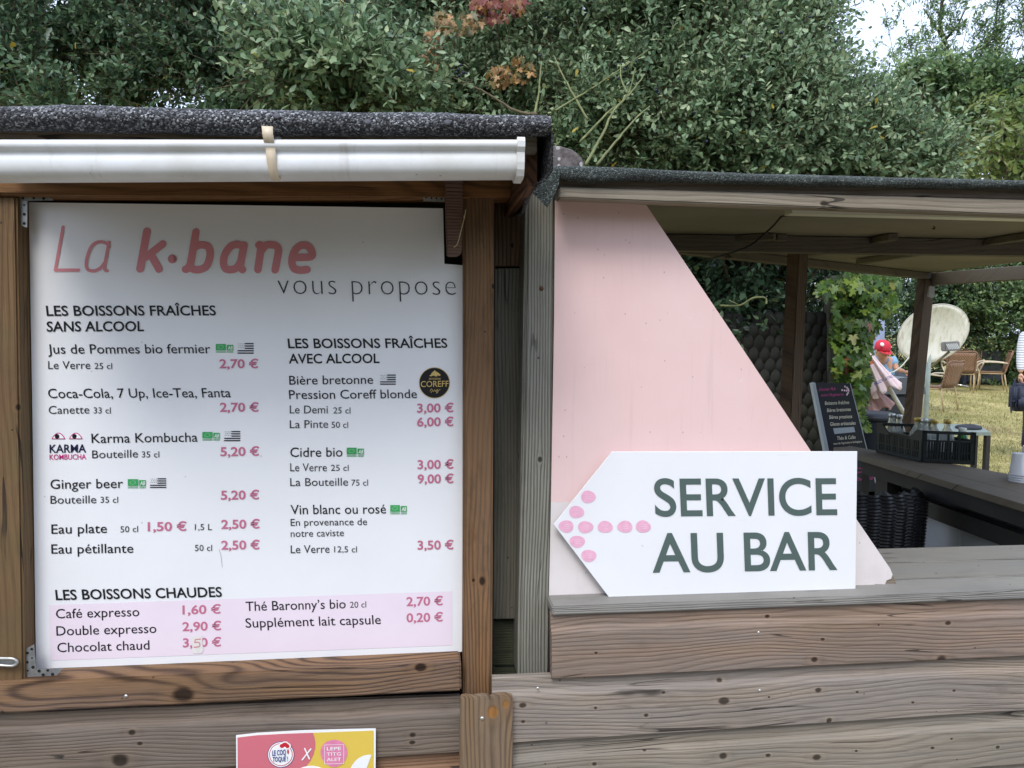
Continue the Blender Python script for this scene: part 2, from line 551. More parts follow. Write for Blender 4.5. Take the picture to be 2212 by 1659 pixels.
m_jamb = wood('jamb_wood', srgb(126, 100, 70), srgb(78, 58, 40), 'z', knots_from([(120, 1500, 18)], -0.045, K(0, 700, .603), .603, 'z'), seed=4.1, freq=70, contrast=0.7, green=0.35)
face_block('jamb_post', [(-70, 423), (35, 423), (52, 1472), (-70, 1476)], -0.045, 0.08, m_jamb, kiosk, 0.004)
face_block('top_beam', [(-90, 366), (1107, 368), (1107, 424), (-90, 420)], -0.06, 0.095, m_beam, kiosk, 0.004)
face_block('header_beam', [(-90, 270), (1130, 275), (1130, 364), (-90, 364)], -0.03, 0.06, m_beam, kiosk, 0.004)
m_postA = wood('kiosk_post_wood', srgb(138, 102, 68), srgb(66, 43, 27), 'z',
               knots_from([(370, 165, 26), (300, 160, 12)], -0.02, CE, .4966, 'z') + knots_from([(485, 1510, 20)], -0.02, CF, .4822, 'z'),
               seed=7.7, freq=120, warp=4.5, contrast=0.9, grey=srgb(104, 92, 80), greyamt=0.4, stain=0.65)
face_block('post', [(1001, 420), (1068, 421), (1063, 1505), (1000, 1508)], -0.03, 0.09, m_postA, kiosk, 0.005)
m_sill = wood('sill_beam_wood', srgb(142, 110, 80), srgb(60, 40, 28), 'x',
              knots_from([(800, 258, 36), (1832, 140, 22)], -0.06, CB, .9042), seed=2.9, freq=75, warp=8, contrast=1.3,
              grey=srgb(96, 92, 96), greyamt=0.35, stain=0.3)
face_block('sill_beam', [(-90, 1480), (996, 1431), (997, 1493), (-90, 1547)], -0.06, 0.10, m_sill, kiosk, 0.004)
m_block = wood('endgrain_block', srgb(124, 98, 86), srgb(70, 50, 44), 'x', seed=12.0, freq=150, warp=6, contrast=1.0, stain=0.3)
bm = bmesh.new()
prism(bm, [P(u, v, -0.085) for u, v in ((961, 368), (1001, 368), (1000, 470), (998, 544), (990, 552), (966, 552), (963, 470))], Vector((0, 0.035, 0)))
bev(bm, 0.002)
bm_obj('hanging_bracket', bm, m_block, kiosk)
m_recess = wood('recess_board_wood', srgb(108, 104, 92), srgb(56, 52, 46), 'z', seed=5.5, freq=130, contrast=1.0, green=0.15, stain=0.5)
m_recess2 = wood('recess_upper_wood', srgb(104, 82, 62), srgb(52, 38, 28), 'z', knots_from([(655, 1175, 14)], 0.07, CF, .4822, 'z'), seed=15.5, freq=110, contrast=1.0, stain=0.6)
face_block('back_strip', [(1040, 360), (1150, 360), (1150, 1340), (1040, 1340)], 0.12, 0.02, m_dark, kiosk, 0.001)
face_block('upright_board', [(1060, 420), (1150, 420), (1145, 575), (1060, 575)], 0.07, 0.02, m_recess2, kiosk, 0.002)
face_block('upright_board', [(1060, 580), (1145, 579), (1135, 1337), (1058, 1338)], 0.07, 0.02, m_recess, kiosk, 0.002)
m_mossy = wood('mossy_board_wood', srgb(72, 72, 56), srgb(40, 40, 30), 'x', seed=25.5, freq=160, contrast=1.0, green=0.7, stain=0.5)
face_block('back_board', [(1050, 1342), (1140, 1341), (1140, 1438), (1050, 1439)], 0.09, 0.02, m_mossy, kiosk, 0.002)
face_block('back_board', [(1050, 1444), (1140, 1443), (1140, 1545), (1050, 1546)], 0.09, 0.02, m_mossy, kiosk, 0.002)
# trim at the corner, with split top
m_trim = wood('corner_trim_wood', srgb(138, 112, 84), srgb(66, 50, 38), 'z', knots_from([(585, 1155, 34), (490, 1215, 44)], -0.10, CE, .4966, 'z'),
              seed=9.2, freq=90, warp=7, contrast=1.1, grey=srgb(130, 124, 116), greyamt=0.4, knot_col=srgb(172, 118, 62))
bm = bmesh.new()
tp = [(995, 1508), (1006, 1505), (1022, 1508), (1040, 1504), (1055, 1505), (1058, 1511), (1062, 1505), (1085, 1502), (1100, 1504), (1108, 1506), (1108, 1600), (1106, 1900), (992, 1900), (993, 1600)]
prism(bm, [P(u, v, -0.10) for u, v in tp], Vector((0, 0.018, 0)))
bev(bm, 0.002)
bm_obj('corner_trim', bm, m_trim, kiosk)
# boarding below the sill (profiled planks)
PROF = [(0.0, 0.014), (0.02, 0.012), (0.20, 0.012), (0.235, 0.006), (0.262, 0.0), (0.29, -0.001), (0.5, -0.0015), (0.965, -0.001), (0.985, 0.001), (1.0, 0.006), (1.0, 0.024), (0.0, 0.026)]
def plank(name, tl, tr, br, bl, Y, mat, parent, seg=30, prof=PROF, wob=0.0008):
    bm = bmesh.new()
    TL, TR, BR, BL = P(*tl, Y), P(*tr, Y), P(*br, Y), P(*bl, Y)
    rings = []
    for i in range(seg + 1):
        s = i / seg
        a = TL.lerp(TR, s); b = BL.lerp(BR, s)
        rg = []
        for k, (t, dy) in enumerate(prof):
            p = a.lerp(b, t)
            wv = mnoise.noise(Vector((p.x * 6, t * 3, Y * 40))) * wob * 2
            rg.append(bm.verts.new((p.x, p.y + dy + (wv if k < 10 else 0), p.z + (wv * 1.5 if t in (0, 1) else 0))))
        rings.append(rg)
    k = len(prof)
    for i in range(seg):
        for j in range(k):
            j2 = (j + 1) % k
            bm.faces.new((rings[i][j], rings[i][j2], rings[i + 1][j2], rings[i + 1][j]))
    bm.faces.new(rings[0]); bm.faces.new(list(reversed(rings[-1])))
    bmesh.ops.recalc_face_normals(bm, faces=bm.faces)
    return bm_obj(name, bm, mat, parent)
kl = [(575, 425, 14), (610, 475, 8), (525, 550, 30), (1797, 436, 12), (1795, 470, 9)]
m_sid1 = wood('kiosk_siding_wood', srgb(132, 116, 102), srgb(76, 62, 50), 'x', knots_from(kl, -0.05, CB, .9042), seed=31.0, freq=100, warp=5, contrast=0.6,
              grey=srgb(112, 106, 102), greyamt=0.5, stain=0.5, stain_col=srgb(70, 58, 50))
m_sid2 = wood('kiosk_siding_wood_red', srgb(150, 112, 82), srgb(96, 60, 38), 'x', seed=37.0, freq=100, contrast=0.9, grey=srgb(120, 110, 100), greyamt=0.3)
plank('plank', (-90, 1550), (994, 1510), (994, 1627), (-90, 1698), -0.05, m_sid1, kiosk)
plank('plank', (-90, 1699), (994, 1629), (994, 1748), (-90, 1850), -0.05, m_sid2, kiosk)
# roof felt, rolled over the eave
m_felt = felt('granule_roof_felt', [(0, (0.012, 0.012, 0.014, 1)), (0.45, (0.045, 0.045, 0.05, 1)), (0.72, (0.12, 0.12, 0.13, 1)), (0.9, (0.26, 0.27, 0.28, 1)), (1, (0.45, 0.46, 0.47, 1))], 340.0)
def interp(tab, u):
    for (a, b), (c, d) in zip(tab, tab[1:]):
        if u <= c:
            return b + (d - b) * max(0, min(1, (u - a) / (c - a)))
    return tab[-1][1]
def felt_roll(name, top, bot, u_a, u_b, Y, depth_back, mat, parent, nose=0.03, seg=160, rise=0.03, wob=0.0025, seed=0):
    bm = bmesh.new()
    rings = []
    for i in range(seg + 1):
        u = u_a + (u_b - u_a) * i / seg
        pt = P(u, interp(top, u), Y + 0.02); pb = P(u, interp(bot, u), Y + 0.012)
        hh = (pt.z - pb.z)
        rg = []
        prof = [(depth_back, rise + hh), (0.12, 0.012 + hh)]
        for q in range(11):
            an = math.pi / 2 - math.pi * q / 10
            prof.append((0.02 - nose * max(0.0, math.cos(an)) ** 0.7, hh / 2 + hh / 2 * math.sin(an)))
        prof += [(0.05, 0.006), (0.05, 0.012)]
        for k, (dy, dz) in enumerate(prof):
            nz = mnoise.noise(Vector((pb.x * 9 + seed, k * 0.5, 0))) * wob + mnoise.noise(Vector((pb.x * 40 + seed, k * 0.7, 4))) * wob * 0.5
            rg.append(bm.verts.new((pb.x, Y + dy + nz, pb.z + dz + nz * (1.3 if 1 < k < 13 else 0))))
        rings.append(rg)
    for i in range(seg):
        for j in range(len(rings[0]) - 1):
            bm.faces.new((rings[i][j], rings[i][j + 1], rings[i + 1][j + 1], rings[i + 1][j])).smooth = True
    return bm_obj(name, bm, mat, parent)
top = [(-120, 230), (0, 232), (208, 232.5), (382, 237), (569, 240), (768, 246), (960, 249), (1178, 254), (1190, 256)]
bot = [(-120, 276), (0, 280), (120, 281), (180, 284), (347, 285), (430, 289), (642, 291), (900, 291), (1132, 293), (1190, 291)]
felt_roll('roof_felt', top, bot, -120, 1187, -0.39, 1.75, m_felt, kiosk)
# a second lap of felt lying on the first
bm = bmesh.new()
prev = None
for i in range(61):
    u = -120 + (1000 + 60) * i / 60
    v = interp(top, u) - 1.2
    p = P(u, v, -0.37)
    nz = mnoise.noise(Vector((p.x * 12, 3, 1))) * 0.002
    a = bm.verts.new(p + Vector((0, 0, nz)))
    b = bm.verts.new(p + Vector((0, -0.004, -0.004 + nz)))
    c = bm.verts.new(p + Vector((0, 0.5, 0.010)))
    if prev:
        bm.faces.new((prev[0], a, b, prev[1])); bm.faces.new((prev[2], c, a, prev[0]))
    prev = (a, b, c)
m_feltd = felt('dark_felt', [(0, (0.008, 0.008, 0.01, 1)), (0.6, (0.02, 0.02, 0.022, 1)), (1, (0.1, 0.1, 0.1, 1))], 240.0)
bm_obj('felt_lap', bm, m_feltd, kiosk)
m_fascia = wood('fascia_wood', srgb(146, 128, 104), srgb(92, 74, 56), 'x', seed=41.0, freq=120, contrast=0.6, grey=srgb(120, 118, 112), greyamt=0.5, stain=0.5)
face_block('fascia_board', [(-120, 268), (1160, 272), (1160, 330), (-120, 330)], -0.34, 0.02, m_fascia, kiosk, 0.002)
m_verge = wood('verge_wood', srgb(96, 66, 44), srgb(44, 28, 18), 'y', seed=44.0, freq=90, stain=0.6)
# rafter, roof deck and the felt hanging down at the roof's end
a0 = P(1140, 288, -0.32); a1 = P(1176, 300, -0.32)
bm = bmesh.new()
box(bm, a0.x, a0.x + 0.018, -0.315, 1.4, a0.z - 0.09, a0.z + 0.005)
bm_obj('verge_rafter', bm, m_verge, kiosk)
pA = P(-120, 284, -0.2)
dk = [P(-160, 283, -0.32), P(1172, 291, -0.32)]
bm = bmesh.new()
prism(bm, [dk[0], dk[1], dk[1] + Vector((0, 1.7, .02)), dk[0] + Vector((0, 1.7, .02))], Vector((0, 0, .012)))
bmesh.ops.recalc_face_normals(bm, faces=bm.faces)
bm_obj('roof_deck', bm, m_verge, kiosk)
bm = bmesh.new()
fl = [(1184, 262), (1188, 300), (1187, 372), (1176, 392), (1164, 397)]
rg = []
for k, (u, v) in enumerate(fl):
    row = []
    for j in range(8):
        y = -0.385 + j * 0.13 + (0.02 if k > 2 else 0)
        p = P(u, v, -0.37)
        row.append(bm.verts.new((p.x + 0.004 * math.sin(j * 1.7 + k), y, p.z + 0.004 * math.sin(j * 2.1) * k)))
    rg.append(row)
for k in range(len(fl) - 1):
    for j in range(7):
        bm.faces.new((rg[k][j], rg[k + 1][j], rg[k + 1][j + 1], rg[k][j + 1])).smooth = True
o = bm_obj('felt_end_flap', bm, m_feltd, kiosk)
sm = o.modifiers.new('s', 'SOLIDIFY'); sm.thickness = 0.003
# felt clout nails
for u, v in (CG(375, 47), CG(1047, 50), CG(1392, 72), CG(1695, 74)):
    bm = bmesh.new()
    c = P(u, v, -0.402)
    lathe(bm, [(0.0005, 0.0), (0.0045, 0.0005), (0.006, 0.002), (0.006, 0.003)], 10, Matrix.Translation(c) @ Matrix.Rotation(R(60), 4, 'X') @ Matrix.Scale(-1, 4, (0, 0, 1)))
    bm_obj('nail', bm, m_nail, kiosk)
# gutter
def gutter():
    Y = -0.40; KS = 0.895
    prof = [(0.0, 0.0), (-0.006, 0.0005), (-0.010, -0.003), (-0.012, -0.008), (-0.010, -0.0135), (-0.005, -0.0165), (-0.001, -0.018), (-0.001, -0.022),
            (-0.0045, -0.030), (-0.0055, -0.040), (-0.0035, -0.050), (0.002, -0.0575), (0.012, -0.061), (0.05, -0.062), (0.075, -0.050), (0.082, -0.02), (0.082, 0.004), (0.080, 0.004), (0.079, -0.02), (0.072, -0.048), (0.05, -0.059), (0.014, -0.058), (0.004, -0.054), (0.0, -0.04), (0.003, -0.012)]
    prof = [(y * KS, z * KS) for y, z in prof]
    bm = bmesh.new()
    rings = []
    for u in (-160, 300, 700, 1119):
        p = P(u, 300.6, Y - 0.01)
        rings.append([bm.verts.new((p.x, Y + y, p.z + z)) for y, z in prof])
    for i in range(3):
        for j in range(len(prof)):
            j2 = (j + 1) % len(prof)
            bm.faces.new((rings[i][j], rings[i + 1][j], rings[i + 1][j2], rings[i][j2])).smooth = True
    bmesh.ops.recalc_face_normals(bm, faces=bm.faces)
    g = bm_obj('gutter', bm, m_white_pvc, kiosk)
    # end cap
    p = P(1119, 300.6, Y - 0.01)
    capo = [(0.0, 0.004), (-0.010, 0.0045), (-0.0155, -0.003), (-0.0155, -0.014), (-0.009, -0.022), (-0.0095, -0.040), (-0.007, -0.053), (0.0, -0.064), (0.012, -0.067), (0.05, -0.068), (0.08, -0.055), (0.087, -0.02), (0.087, 0.008)]
    bm = bmesh.new()
    prism(bm, [Vector((p.x - 0.001, Y + y * KS, p.z + z * KS)) for y, z in capo], Vector((0.0125, 0, 0)))
    bmesh.ops.recalc_face_normals(bm, faces=bm.faces)
    bm_obj('end_cap', bm, m_white_pvc, g)
    # strap bracket
    sp = [(-0.0, 0.006), (-0.013, 0.005), (-0.0155, -0.008), (-0.011, -0.0195), (-0.005, -0.021), (-0.0085, -0.036), (-0.007, -0.053), (-0.001, -0.066), (0.006, -0.078), (0.012, -0.081), (0.02, -0.07)]
    bm = bmesh.new()
    rr = []
    for k, (y, z) in enumerate(sp):
        t = k / (len(sp) - 1)
        y *= KS; z *= KS
        q = P(565 + t * 17, 300.6, Y - 0.01); q2 = P(589 + t * 11, 300.6, Y - 0.01)
        rr.append((bm.verts.new((q.x, Y + y - 0.001, p.z + z)), bm.verts.new((q2.x, Y + y - 0.001, p.z + z))))
    for a, b in zip(rr, rr[1:]):
        bm.faces.new((a[0], b[0], b[1], a[1])).smooth = True
    o = bm_obj('strap', bm, m_cream_pvc, g)
    s = o.modifiers.new('s', 'SOLIDIFY'); s.thickness = 0.003; s.offset = 0
    bm = bmesh.new()
    q = P(596, 301, Y + 0.03)
    lathe(bm, [(0.009, 0), (0.009, 0.004), (0.004, 0.005)], 14, Matrix.Translation(q + Vector((0, 0, 0.001))) @ Matrix.Rotation(R(90), 4, 'X'))
    bm_obj('screw_head', bm, m_zinc, g)
gutter()
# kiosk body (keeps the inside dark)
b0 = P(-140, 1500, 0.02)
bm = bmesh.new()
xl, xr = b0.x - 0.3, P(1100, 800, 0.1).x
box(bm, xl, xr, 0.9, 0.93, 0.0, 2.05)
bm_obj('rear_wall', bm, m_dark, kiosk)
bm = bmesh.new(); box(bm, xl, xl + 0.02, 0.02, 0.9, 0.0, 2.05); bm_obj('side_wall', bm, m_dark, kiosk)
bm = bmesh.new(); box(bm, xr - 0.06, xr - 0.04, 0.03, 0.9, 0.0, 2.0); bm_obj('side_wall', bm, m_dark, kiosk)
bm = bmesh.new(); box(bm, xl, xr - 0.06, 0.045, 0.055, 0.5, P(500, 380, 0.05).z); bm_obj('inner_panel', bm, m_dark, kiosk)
for k in range(3):   # boarding down to the ground, below the picture
    v0 = 1755 + k * 120
    plank('plank', (-90, v0 + 98), (994, v0), (994, v0 + 116), (-90, v0 + 212), -0.05, m_sid1, kiosk, 12)
# angle brackets
def bracket(polys, holes, Y, name='angle_bracket'):
    bm = bmesh.new()
    for pl in polys:
        prism(bm, [P(u, v, Y) for u, v in pl], Vector((0, 0.002, 0)))
    bmesh.ops.recalc_face_normals(bm, faces=bm.faces)
    o = bm_obj(name, bm, m_zinc, kiosk)
    bm = bmesh.new()
    for u, v, r in holes:
        c = P(u, v, Y - 0.0006)
        vs = [bm.verts.new(c + Vector((math.cos(t) * r, 0, math.sin(t) * r))) for t in np.linspace(0, 2 * math.pi, 9)[:-1]]
        bm.faces.new(vs)
    bm_obj('screw_hole', bm, m_hole, o)
bracket([[C1(103, 125), C1(178, 150), C1(176, 325), C1(103, 300)], [C1(103, 122), C1(310, 122), C1(350, 146), C1(182, 150)]],
        [(*C1(122, 168), .002), (*C1(157, 178), .002), (*C1(124, 228), .003), (*C1(158, 238), .003), (*C1(125, 290), .003), (*C1(158, 298), .003), (*C1(150, 133), .0025), (*C1(220, 133), .0025), (*C1(285, 136), .003)], -0.03)
CL = K(0, 1600, 0.663)
bracket([[CL(140, 1448), CL(200, 1415), CL(213, 1560), CL(148, 1612)], [CL(148, 1612), CL(213, 1562), CL(374, 1558), CL(328, 1610)]],
        [(*CL(163, 1465, ), .003), (*CL(188, 1442), .003), (*CL(190, 1495), .002), (*CL(162, 1520), .003), (*CL(196, 1550), .0035), (*CL(165, 1570), .002), (*CL(232, 1572), .0035), (*CL(283, 1568), .003), (*CL(256, 1595), .0035), (*CL(312, 1592), .0035)], -0.035)
CD = K(1000, 700, 0.60277)
bracket([[CD(1100, 115), CD(1250, 120), CD(1248, 158), CD(1108, 152)]], [(*CD(1125, 130), .002), (*CD(1160, 133), .002), (*CD(1192, 134), .002), (*CD(1225, 138), .002)], -0.045)
# cabin hook on the jamb
bm = bmesh.new()
tube(bm, smooth_path([P(-40, 1434, -0.055), P(0, 1437, -0.056), P(28, 1438, -0.057), P(37, 1431, -0.057), P(28, 1423, -0.057), P(0, 1422, -0.056), P(-40, 1420, -0.055)], 6), 0.003, 8)
bm_obj('hook', bm, m_screw, kiosk)
bm = bmesh.new()
prism(bm, [P(u, v, -0.05) for u, v in ((-40, 1422), (33, 1424), (36, 1431), (33, 1438), (-40, 1438))], Vector((0, .003, 0)))
bm_obj('hook_plate', bm, m_zinc, kiosk)
def screw(u, v, Y, parent, mat, r=0.0028):
    bm = bmesh.new()
    lathe(bm, [(0.0004, -0.0006), (r, 0.0), (r, 0.002)], 8, Matrix.Translation(P(u, v, Y)) @ Matrix.Rotation(R(-90), 4, 'X'))
    bm_obj('screw', bm, mat, parent)
screw(*CB(548, 268), -0.0615, kiosk, m_screw, .004)
screw(*CE(400, 1268), -0.1015, kiosk, m_screw, .0042)
# straw hanging on the bracket
m_straw = plain('straw', srgb(206, 190, 140), 0.6)
bm = bmesh.new()
tube(bm, smooth_path([P(*CF(180, 1190), -.09), P(*CF(210, 1160), -.094), P(*CF(240, 1050), -.095), P(*CF(268, 940), -.095), P(*CF(278, 882), -.096)], 6), 0.0009, 6)
tube(bm, [P(*CF(262, 935), -.095), P(*CF(268, 950), -.09)], 0.0012, 6)
tag(bm_obj('straw', bm, m_straw), 'thin bent dry straw caught on the hanging wooden bracket beside the menu board', 'straw')

# ================================================================== FLAT PRINT helpers
def text_mesh(body, offset=0.0, shear=0.0, spacing=1.0, res=3):
    cu = bpy.data.curves.new('t', 'FONT')
    cu.body = body; cu.offset = offset; cu.shear = shear; cu.resolution_u = res; cu.space_character = spacing
    o = bpy.data.objects.new('t', cu)
    COL.objects.link(o)
    dg = bpy.context.evaluated_depsgraph_get()
    me = bpy.data.meshes.new_from_object(o.evaluated_get(dg))
    bpy.data.objects.remove(o); bpy.data.curves.remove(cu)
    return me
_h = text_mesh('H'); CAPH = max(v.co.y for v in _h.vertices)
def text(parent, body, x0, y0, x1, y1, cap, Y, mat, offset=0.0, shear=0.0, name='lettering', spacing=1.0, proj=None, out=None, res=3):
    """baseline from (x0,y0) to (x1,y1) in photo pixels, cap height in pixels"""
    pr = proj or (lambda u, v: P(u, v, Y))
    me = text_mesh(body, offset, shear, spacing, res)
    xs = [v.co.x for v in me.vertices]; mn, mx = min(xs), max(xs)
    A, B = pr(x0, y0), pr(x1, y1)
    ux = (B - A) / (mx - mn)
    C = pr((x0 + x1) / 2, (y0 + y1) / 2 - cap); Mi = (A + B) / 2
    uy = (C - Mi) / CAPH
    # keep strokes upright: remove the part of uy along ux
    for v in me.vertices:
        v.co = A + ux * (v.co.x - mn) + uy * v.co.y
    o = link(name, me, mat, parent)
    return o
def flat(bm, pts, Y, mi=0, proj=None):
    pr = proj or (lambda u, v: P(u, v, Y))
    f = bm.faces.new([bm.verts.new(pr(u, v)) for u, v in pts]); f.material_index = mi
    return f
def ell(cx, cy, rx, ry, n=28, jit=0.0, rot=0.0):
    o = []
    for k in range(n):
        t = 2 * math.pi * k / n
        q = 1 + jit * math.sin(3 * t + cx) + jit * 0.6 * math.sin(2 * t + cy)
        x, y = rx * q * math.cos(t), ry * q * math.sin(t)
        o.append((cx + x * math.cos(rot) - y * math.sin(rot), cy + x * math.sin(rot) + y * math.cos(rot)))
    return o
def stroke(name, paths, w, Y, mat, parent, proj=None, curve=True):
    """rounded pen strokes (w in photo px) as flattened tubes"""
    pr = proj or (lambda u, v: P(u, v, Y))
    s = (pr(101, 100) - pr(100, 100)).length
    bm = bmesh.new()
    for q, pth in enumerate(paths):
        pts = [Vector((x, y, 0)) for x, y in pth]
        if curve and len(pts) > 2: pts = smooth_path(pts, 6)
        ww = w[q] if isinstance(w, list) else w
        # capsule chain polygon: left and right offsets + round caps
        n = len(pts); L = []; Rr = []
        for i in range(n):
            t = (pts[min(i + 1, n - 1)] - pts[max(i - 1, 0)]); t.normalize()
            nn = Vector((-t.y, t.x, 0)) * ww / 2
            L.append(pts[i] + nn); Rr.append(pts[i] - nn)
        z = -0.00006 * q
        def V(p, zz=0): 
            r = pr(p.x, p.y); return bm.verts.new(r + Vector((0, z + zz, 0)))
        lv = [V(p) for p in L]; rv = [V(p) for p in Rr]
        for i in range(n - 1):
            bm.faces.new((lv[i], rv[i], rv[i + 1], lv[i + 1]))
        for i in (0, n - 1):
            cv = [V(pts[i] + Vector((math.cos(t), math.sin(t), 0)) * ww / 2, -0.00003) for t in np.linspace(0, 2 * math.pi, 15)[:-1]]
            bm.faces.new(cv)
    return bm_obj(name, bm, mat, parent)

# ================================================================== MENU BOARD
mb = thing('menu_board', 'large white printed drinks menu board titled La k.bane, inside the brown frame', 'menu board', P(530, 1440, 0))
bm = bmesh.new()
prism(bm, [P(u, v, 0) for u, v in ((62, 437), (500, 443), (957, 450), (960, 570), (1001, 573), (998, 1408), (78, 1445), (70, 900))], Vector((0, 0.006, 0)))
bmesh.ops.recalc_face_normals(bm, faces=bm.faces)
bm_obj('panel', bm, m_board, mb)
YB = -0.0012
bm = bmesh.new(); flat(bm, [(105.5, 1307), (977, 1277), (977, 1394), (109, 1427)], -0.0006); bm_obj('lilac_band', bm, m_band, mb)
BD, RG, LT, PR = 0.016, 0.002, -0.004, 0.028
def tx(b, x0, y0, x1, y1, cap, mat=None, off=RG, **k):
    return text(mb, b, x0, y0, x1, y1, cap, YB, mat or m_black, off, **k)
for b, x0, y0, x1, y1, cap in (
    ("LES BOISSONS FRAÎCHES", 101, 682, 467, 681, 21), ("SANS ALCOOL", 101, 716, 311, 715, 21),
    ("LES BOISSONS FRAÎCHES", 623, 752, 967, 751, 20), ("AVEC ALCOOL", 624, 785, 820, 784, 20),
    ("LES BOISSONS CHAUDES", 121, 1296, 480, 1289, 21)):
    tx(b, x0, y0, x1, y1, cap, m_black, BD)
for b, x0, y0, x1, y1, cap in (
    ("Jus de Pommes bio fermier", 104, 764, 455, 763, 20), ("Coca-Cola, 7 Up, Ice-Tea, Fanta", 105, 860, 499, 858, 20),
    ("Karma Kombucha", 198, 957, 427, 954, 20), ("Ginger beer", 109, 1056, 266, 1054, 20), ("Eau plate", 111, 1153, 231, 1151, 20),
    ("Eau pétillante", 111, 1196, 288, 1194, 20), ("Bière bretonne", 625, 831, 806, 829, 19), ("Pression Coreff blonde", 625, 862, 901, 860, 19),
    ("Cidre bio", 627, 987, 740, 986, 20), ("Vin blanc ou rosé", 628, 1111, 834, 1109, 20),
    ("Café expresso", 121, 1336, 301, 1331, 20), ("Double expresso", 122, 1373, 338, 1367, 20), ("Chocolat chaud", 124, 1409, 323, 1403, 20),
    ("Thé Baronny’s bio", 531, 1320, 747, 1314, 20), ("Supplément lait capsule", 531, 1356, 823, 1348, 20)):
    tx(b, x0, y0, x1, y1, cap, m_black, 0.003)
for b, x0, y0, x1, y1, cap in (
    ("Le Verre", 104, 797, 195, 797, 17), ("25 cl", 204, 797, 242, 797, 13), ("Canette", 105, 894, 193, 893, 17), ("33 cl", 202, 893, 239, 893, 13),
    ("Bouteille", 199, 990, 298, 988, 17), ("35 cl", 306, 988, 344, 988, 13), ("Bouteille", 109, 1088, 208, 1087, 17), ("35 cl", 217, 1086, 255, 1086, 13),
    ("50 cl", 260, 1150, 298, 1149, 13), ("1,5 L", 421, 1145, 458, 1145, 13), ("50 cl", 421, 1190, 458, 1190, 13),
    ("Le Demi", 626, 893, 708, 893, 17), ("25 cl", 720, 893, 757, 893, 13), ("La Pinte", 626, 925, 709, 924, 17), ("50 cl", 716, 924, 752, 924, 13),
    ("Le Verre", 627, 1018, 706, 1018, 17), ("25 cl", 715, 1017, 753, 1017, 13), ("La Bouteille", 627, 1050, 752, 1049, 17), ("75 cl", 759, 1049, 795, 1049, 13),
    ("En provenance de", 628, 1136, 793, 1134, 15), ("notre caviste", 628, 1160, 743, 1158, 15), ("Le Verre", 628, 1195, 712, 1194, 17), ("12,5 cl", 722, 1193, 771, 1193, 13),
    ("20 cl", 756, 1313, 791, 1312, 13)):
    tx(b, x0, y0, x1, y1, cap, m_grey, 0.0)
for b, x0, y0, x1, y1 in (("2,70 €", 474, 795, 558, 795), ("2,70 €", 475, 889, 559, 889), ("5,20 €", 476, 985, 560, 984), ("5,20 €", 477, 1079, 560, 1078),
    ("1,50 €", 319, 1147, 403, 1146), ("2,50 €", 478, 1142, 561, 1141), ("2,50 €", 478, 1187, 561, 1186), ("3,00 €", 901, 891, 980, 890), ("6,00 €", 901, 921, 980, 920),
    ("3,00 €", 902, 1013, 980, 1012), ("9,00 €", 902, 1044, 980, 1043), ("3,50 €", 902, 1187, 980, 1186), ("1,60 €", 394, 1327, 477, 1325), ("2,90 €", 394, 1363, 478, 1361),
    ("3,50 €", 395, 1398, 478, 1396), ("2,70 €", 878, 1309, 957, 1307), ("0,20 €", 878, 1344, 957, 1342)):
    tx(b, x0, y0, x1, y1, 18.5, m_pink, 0.022)
tx("vous propose", 601, 636, 985, 638, 47, m_grey, -0.021, spacing=1.1)
tx("KARMA", 107, 978, 186, 977, 17, m_navy, 0.018)
tx("KOMBUCHA", 107, 993, 186, 992, 11, m_mag, 0.008)
o = text(mb, "BLOIRI - 02 98 61 20 02", 110, 1444, 111, 1404, 3, YB, m_black, 0.02, name='small_print', proj=None)
# title strokes
def c1(l): return [C1(x, y) for x, y in l]
def cd(l): return [CD(x, y) for x, y in l]
s1 = .60277 / 1.8228
stroke('title_lettering', [c1([(412, 322), (361, 602)]), c1([(361, 603), (513, 603)]),
    c1([(712, 422), (697, 500), (683, 580), (688, 603), (700, 608)]),
    c1([(712, 450), (690, 425), (640, 420), (598, 448), (572, 510), (563, 565), (575, 600), (615, 608), (655, 590), (684, 555)])], 21 * s1, YB, m_title, mb)
stroke('title_lettering', [c1([(960, 350), (915, 595)]), c1([(1063, 432), (950, 520)]), c1([(985, 500), (1038, 597)]), c1([(1125, 530), (1125.5, 530.5)]),
    c1([(1280, 355), (1244, 560), (1228, 592), (1212, 598)]), c1([(1262, 462), (1300, 440), (1350, 445), (1372, 480), (1368, 530), (1345, 580), (1300, 600), (1260, 596), (1236, 575)]),
    c1([(1594, 440), (1572, 560), (1575, 590), (1584, 600)]), c1([(1592, 450), (1550, 436), (1505, 450), (1470, 500), (1460, 550), (1472, 592), (1510, 600), (1545, 588), (1572, 550)]),
    cd([(32, 440), (45, 450), (26, 600)]), cd([(45, 480), (80, 442), (130, 440), (158, 462), (157, 500), (138, 602)]),
    cd([(270, 520), (374, 515), (372, 470), (340, 442), (295, 448), (260, 490), (248, 550), (262, 592), (300, 604), (346, 600)])],
    [51 * s1, 48 * s1, 50 * s1, 58 * s1] + [49 * s1] * 7, YB, m_title, mb)
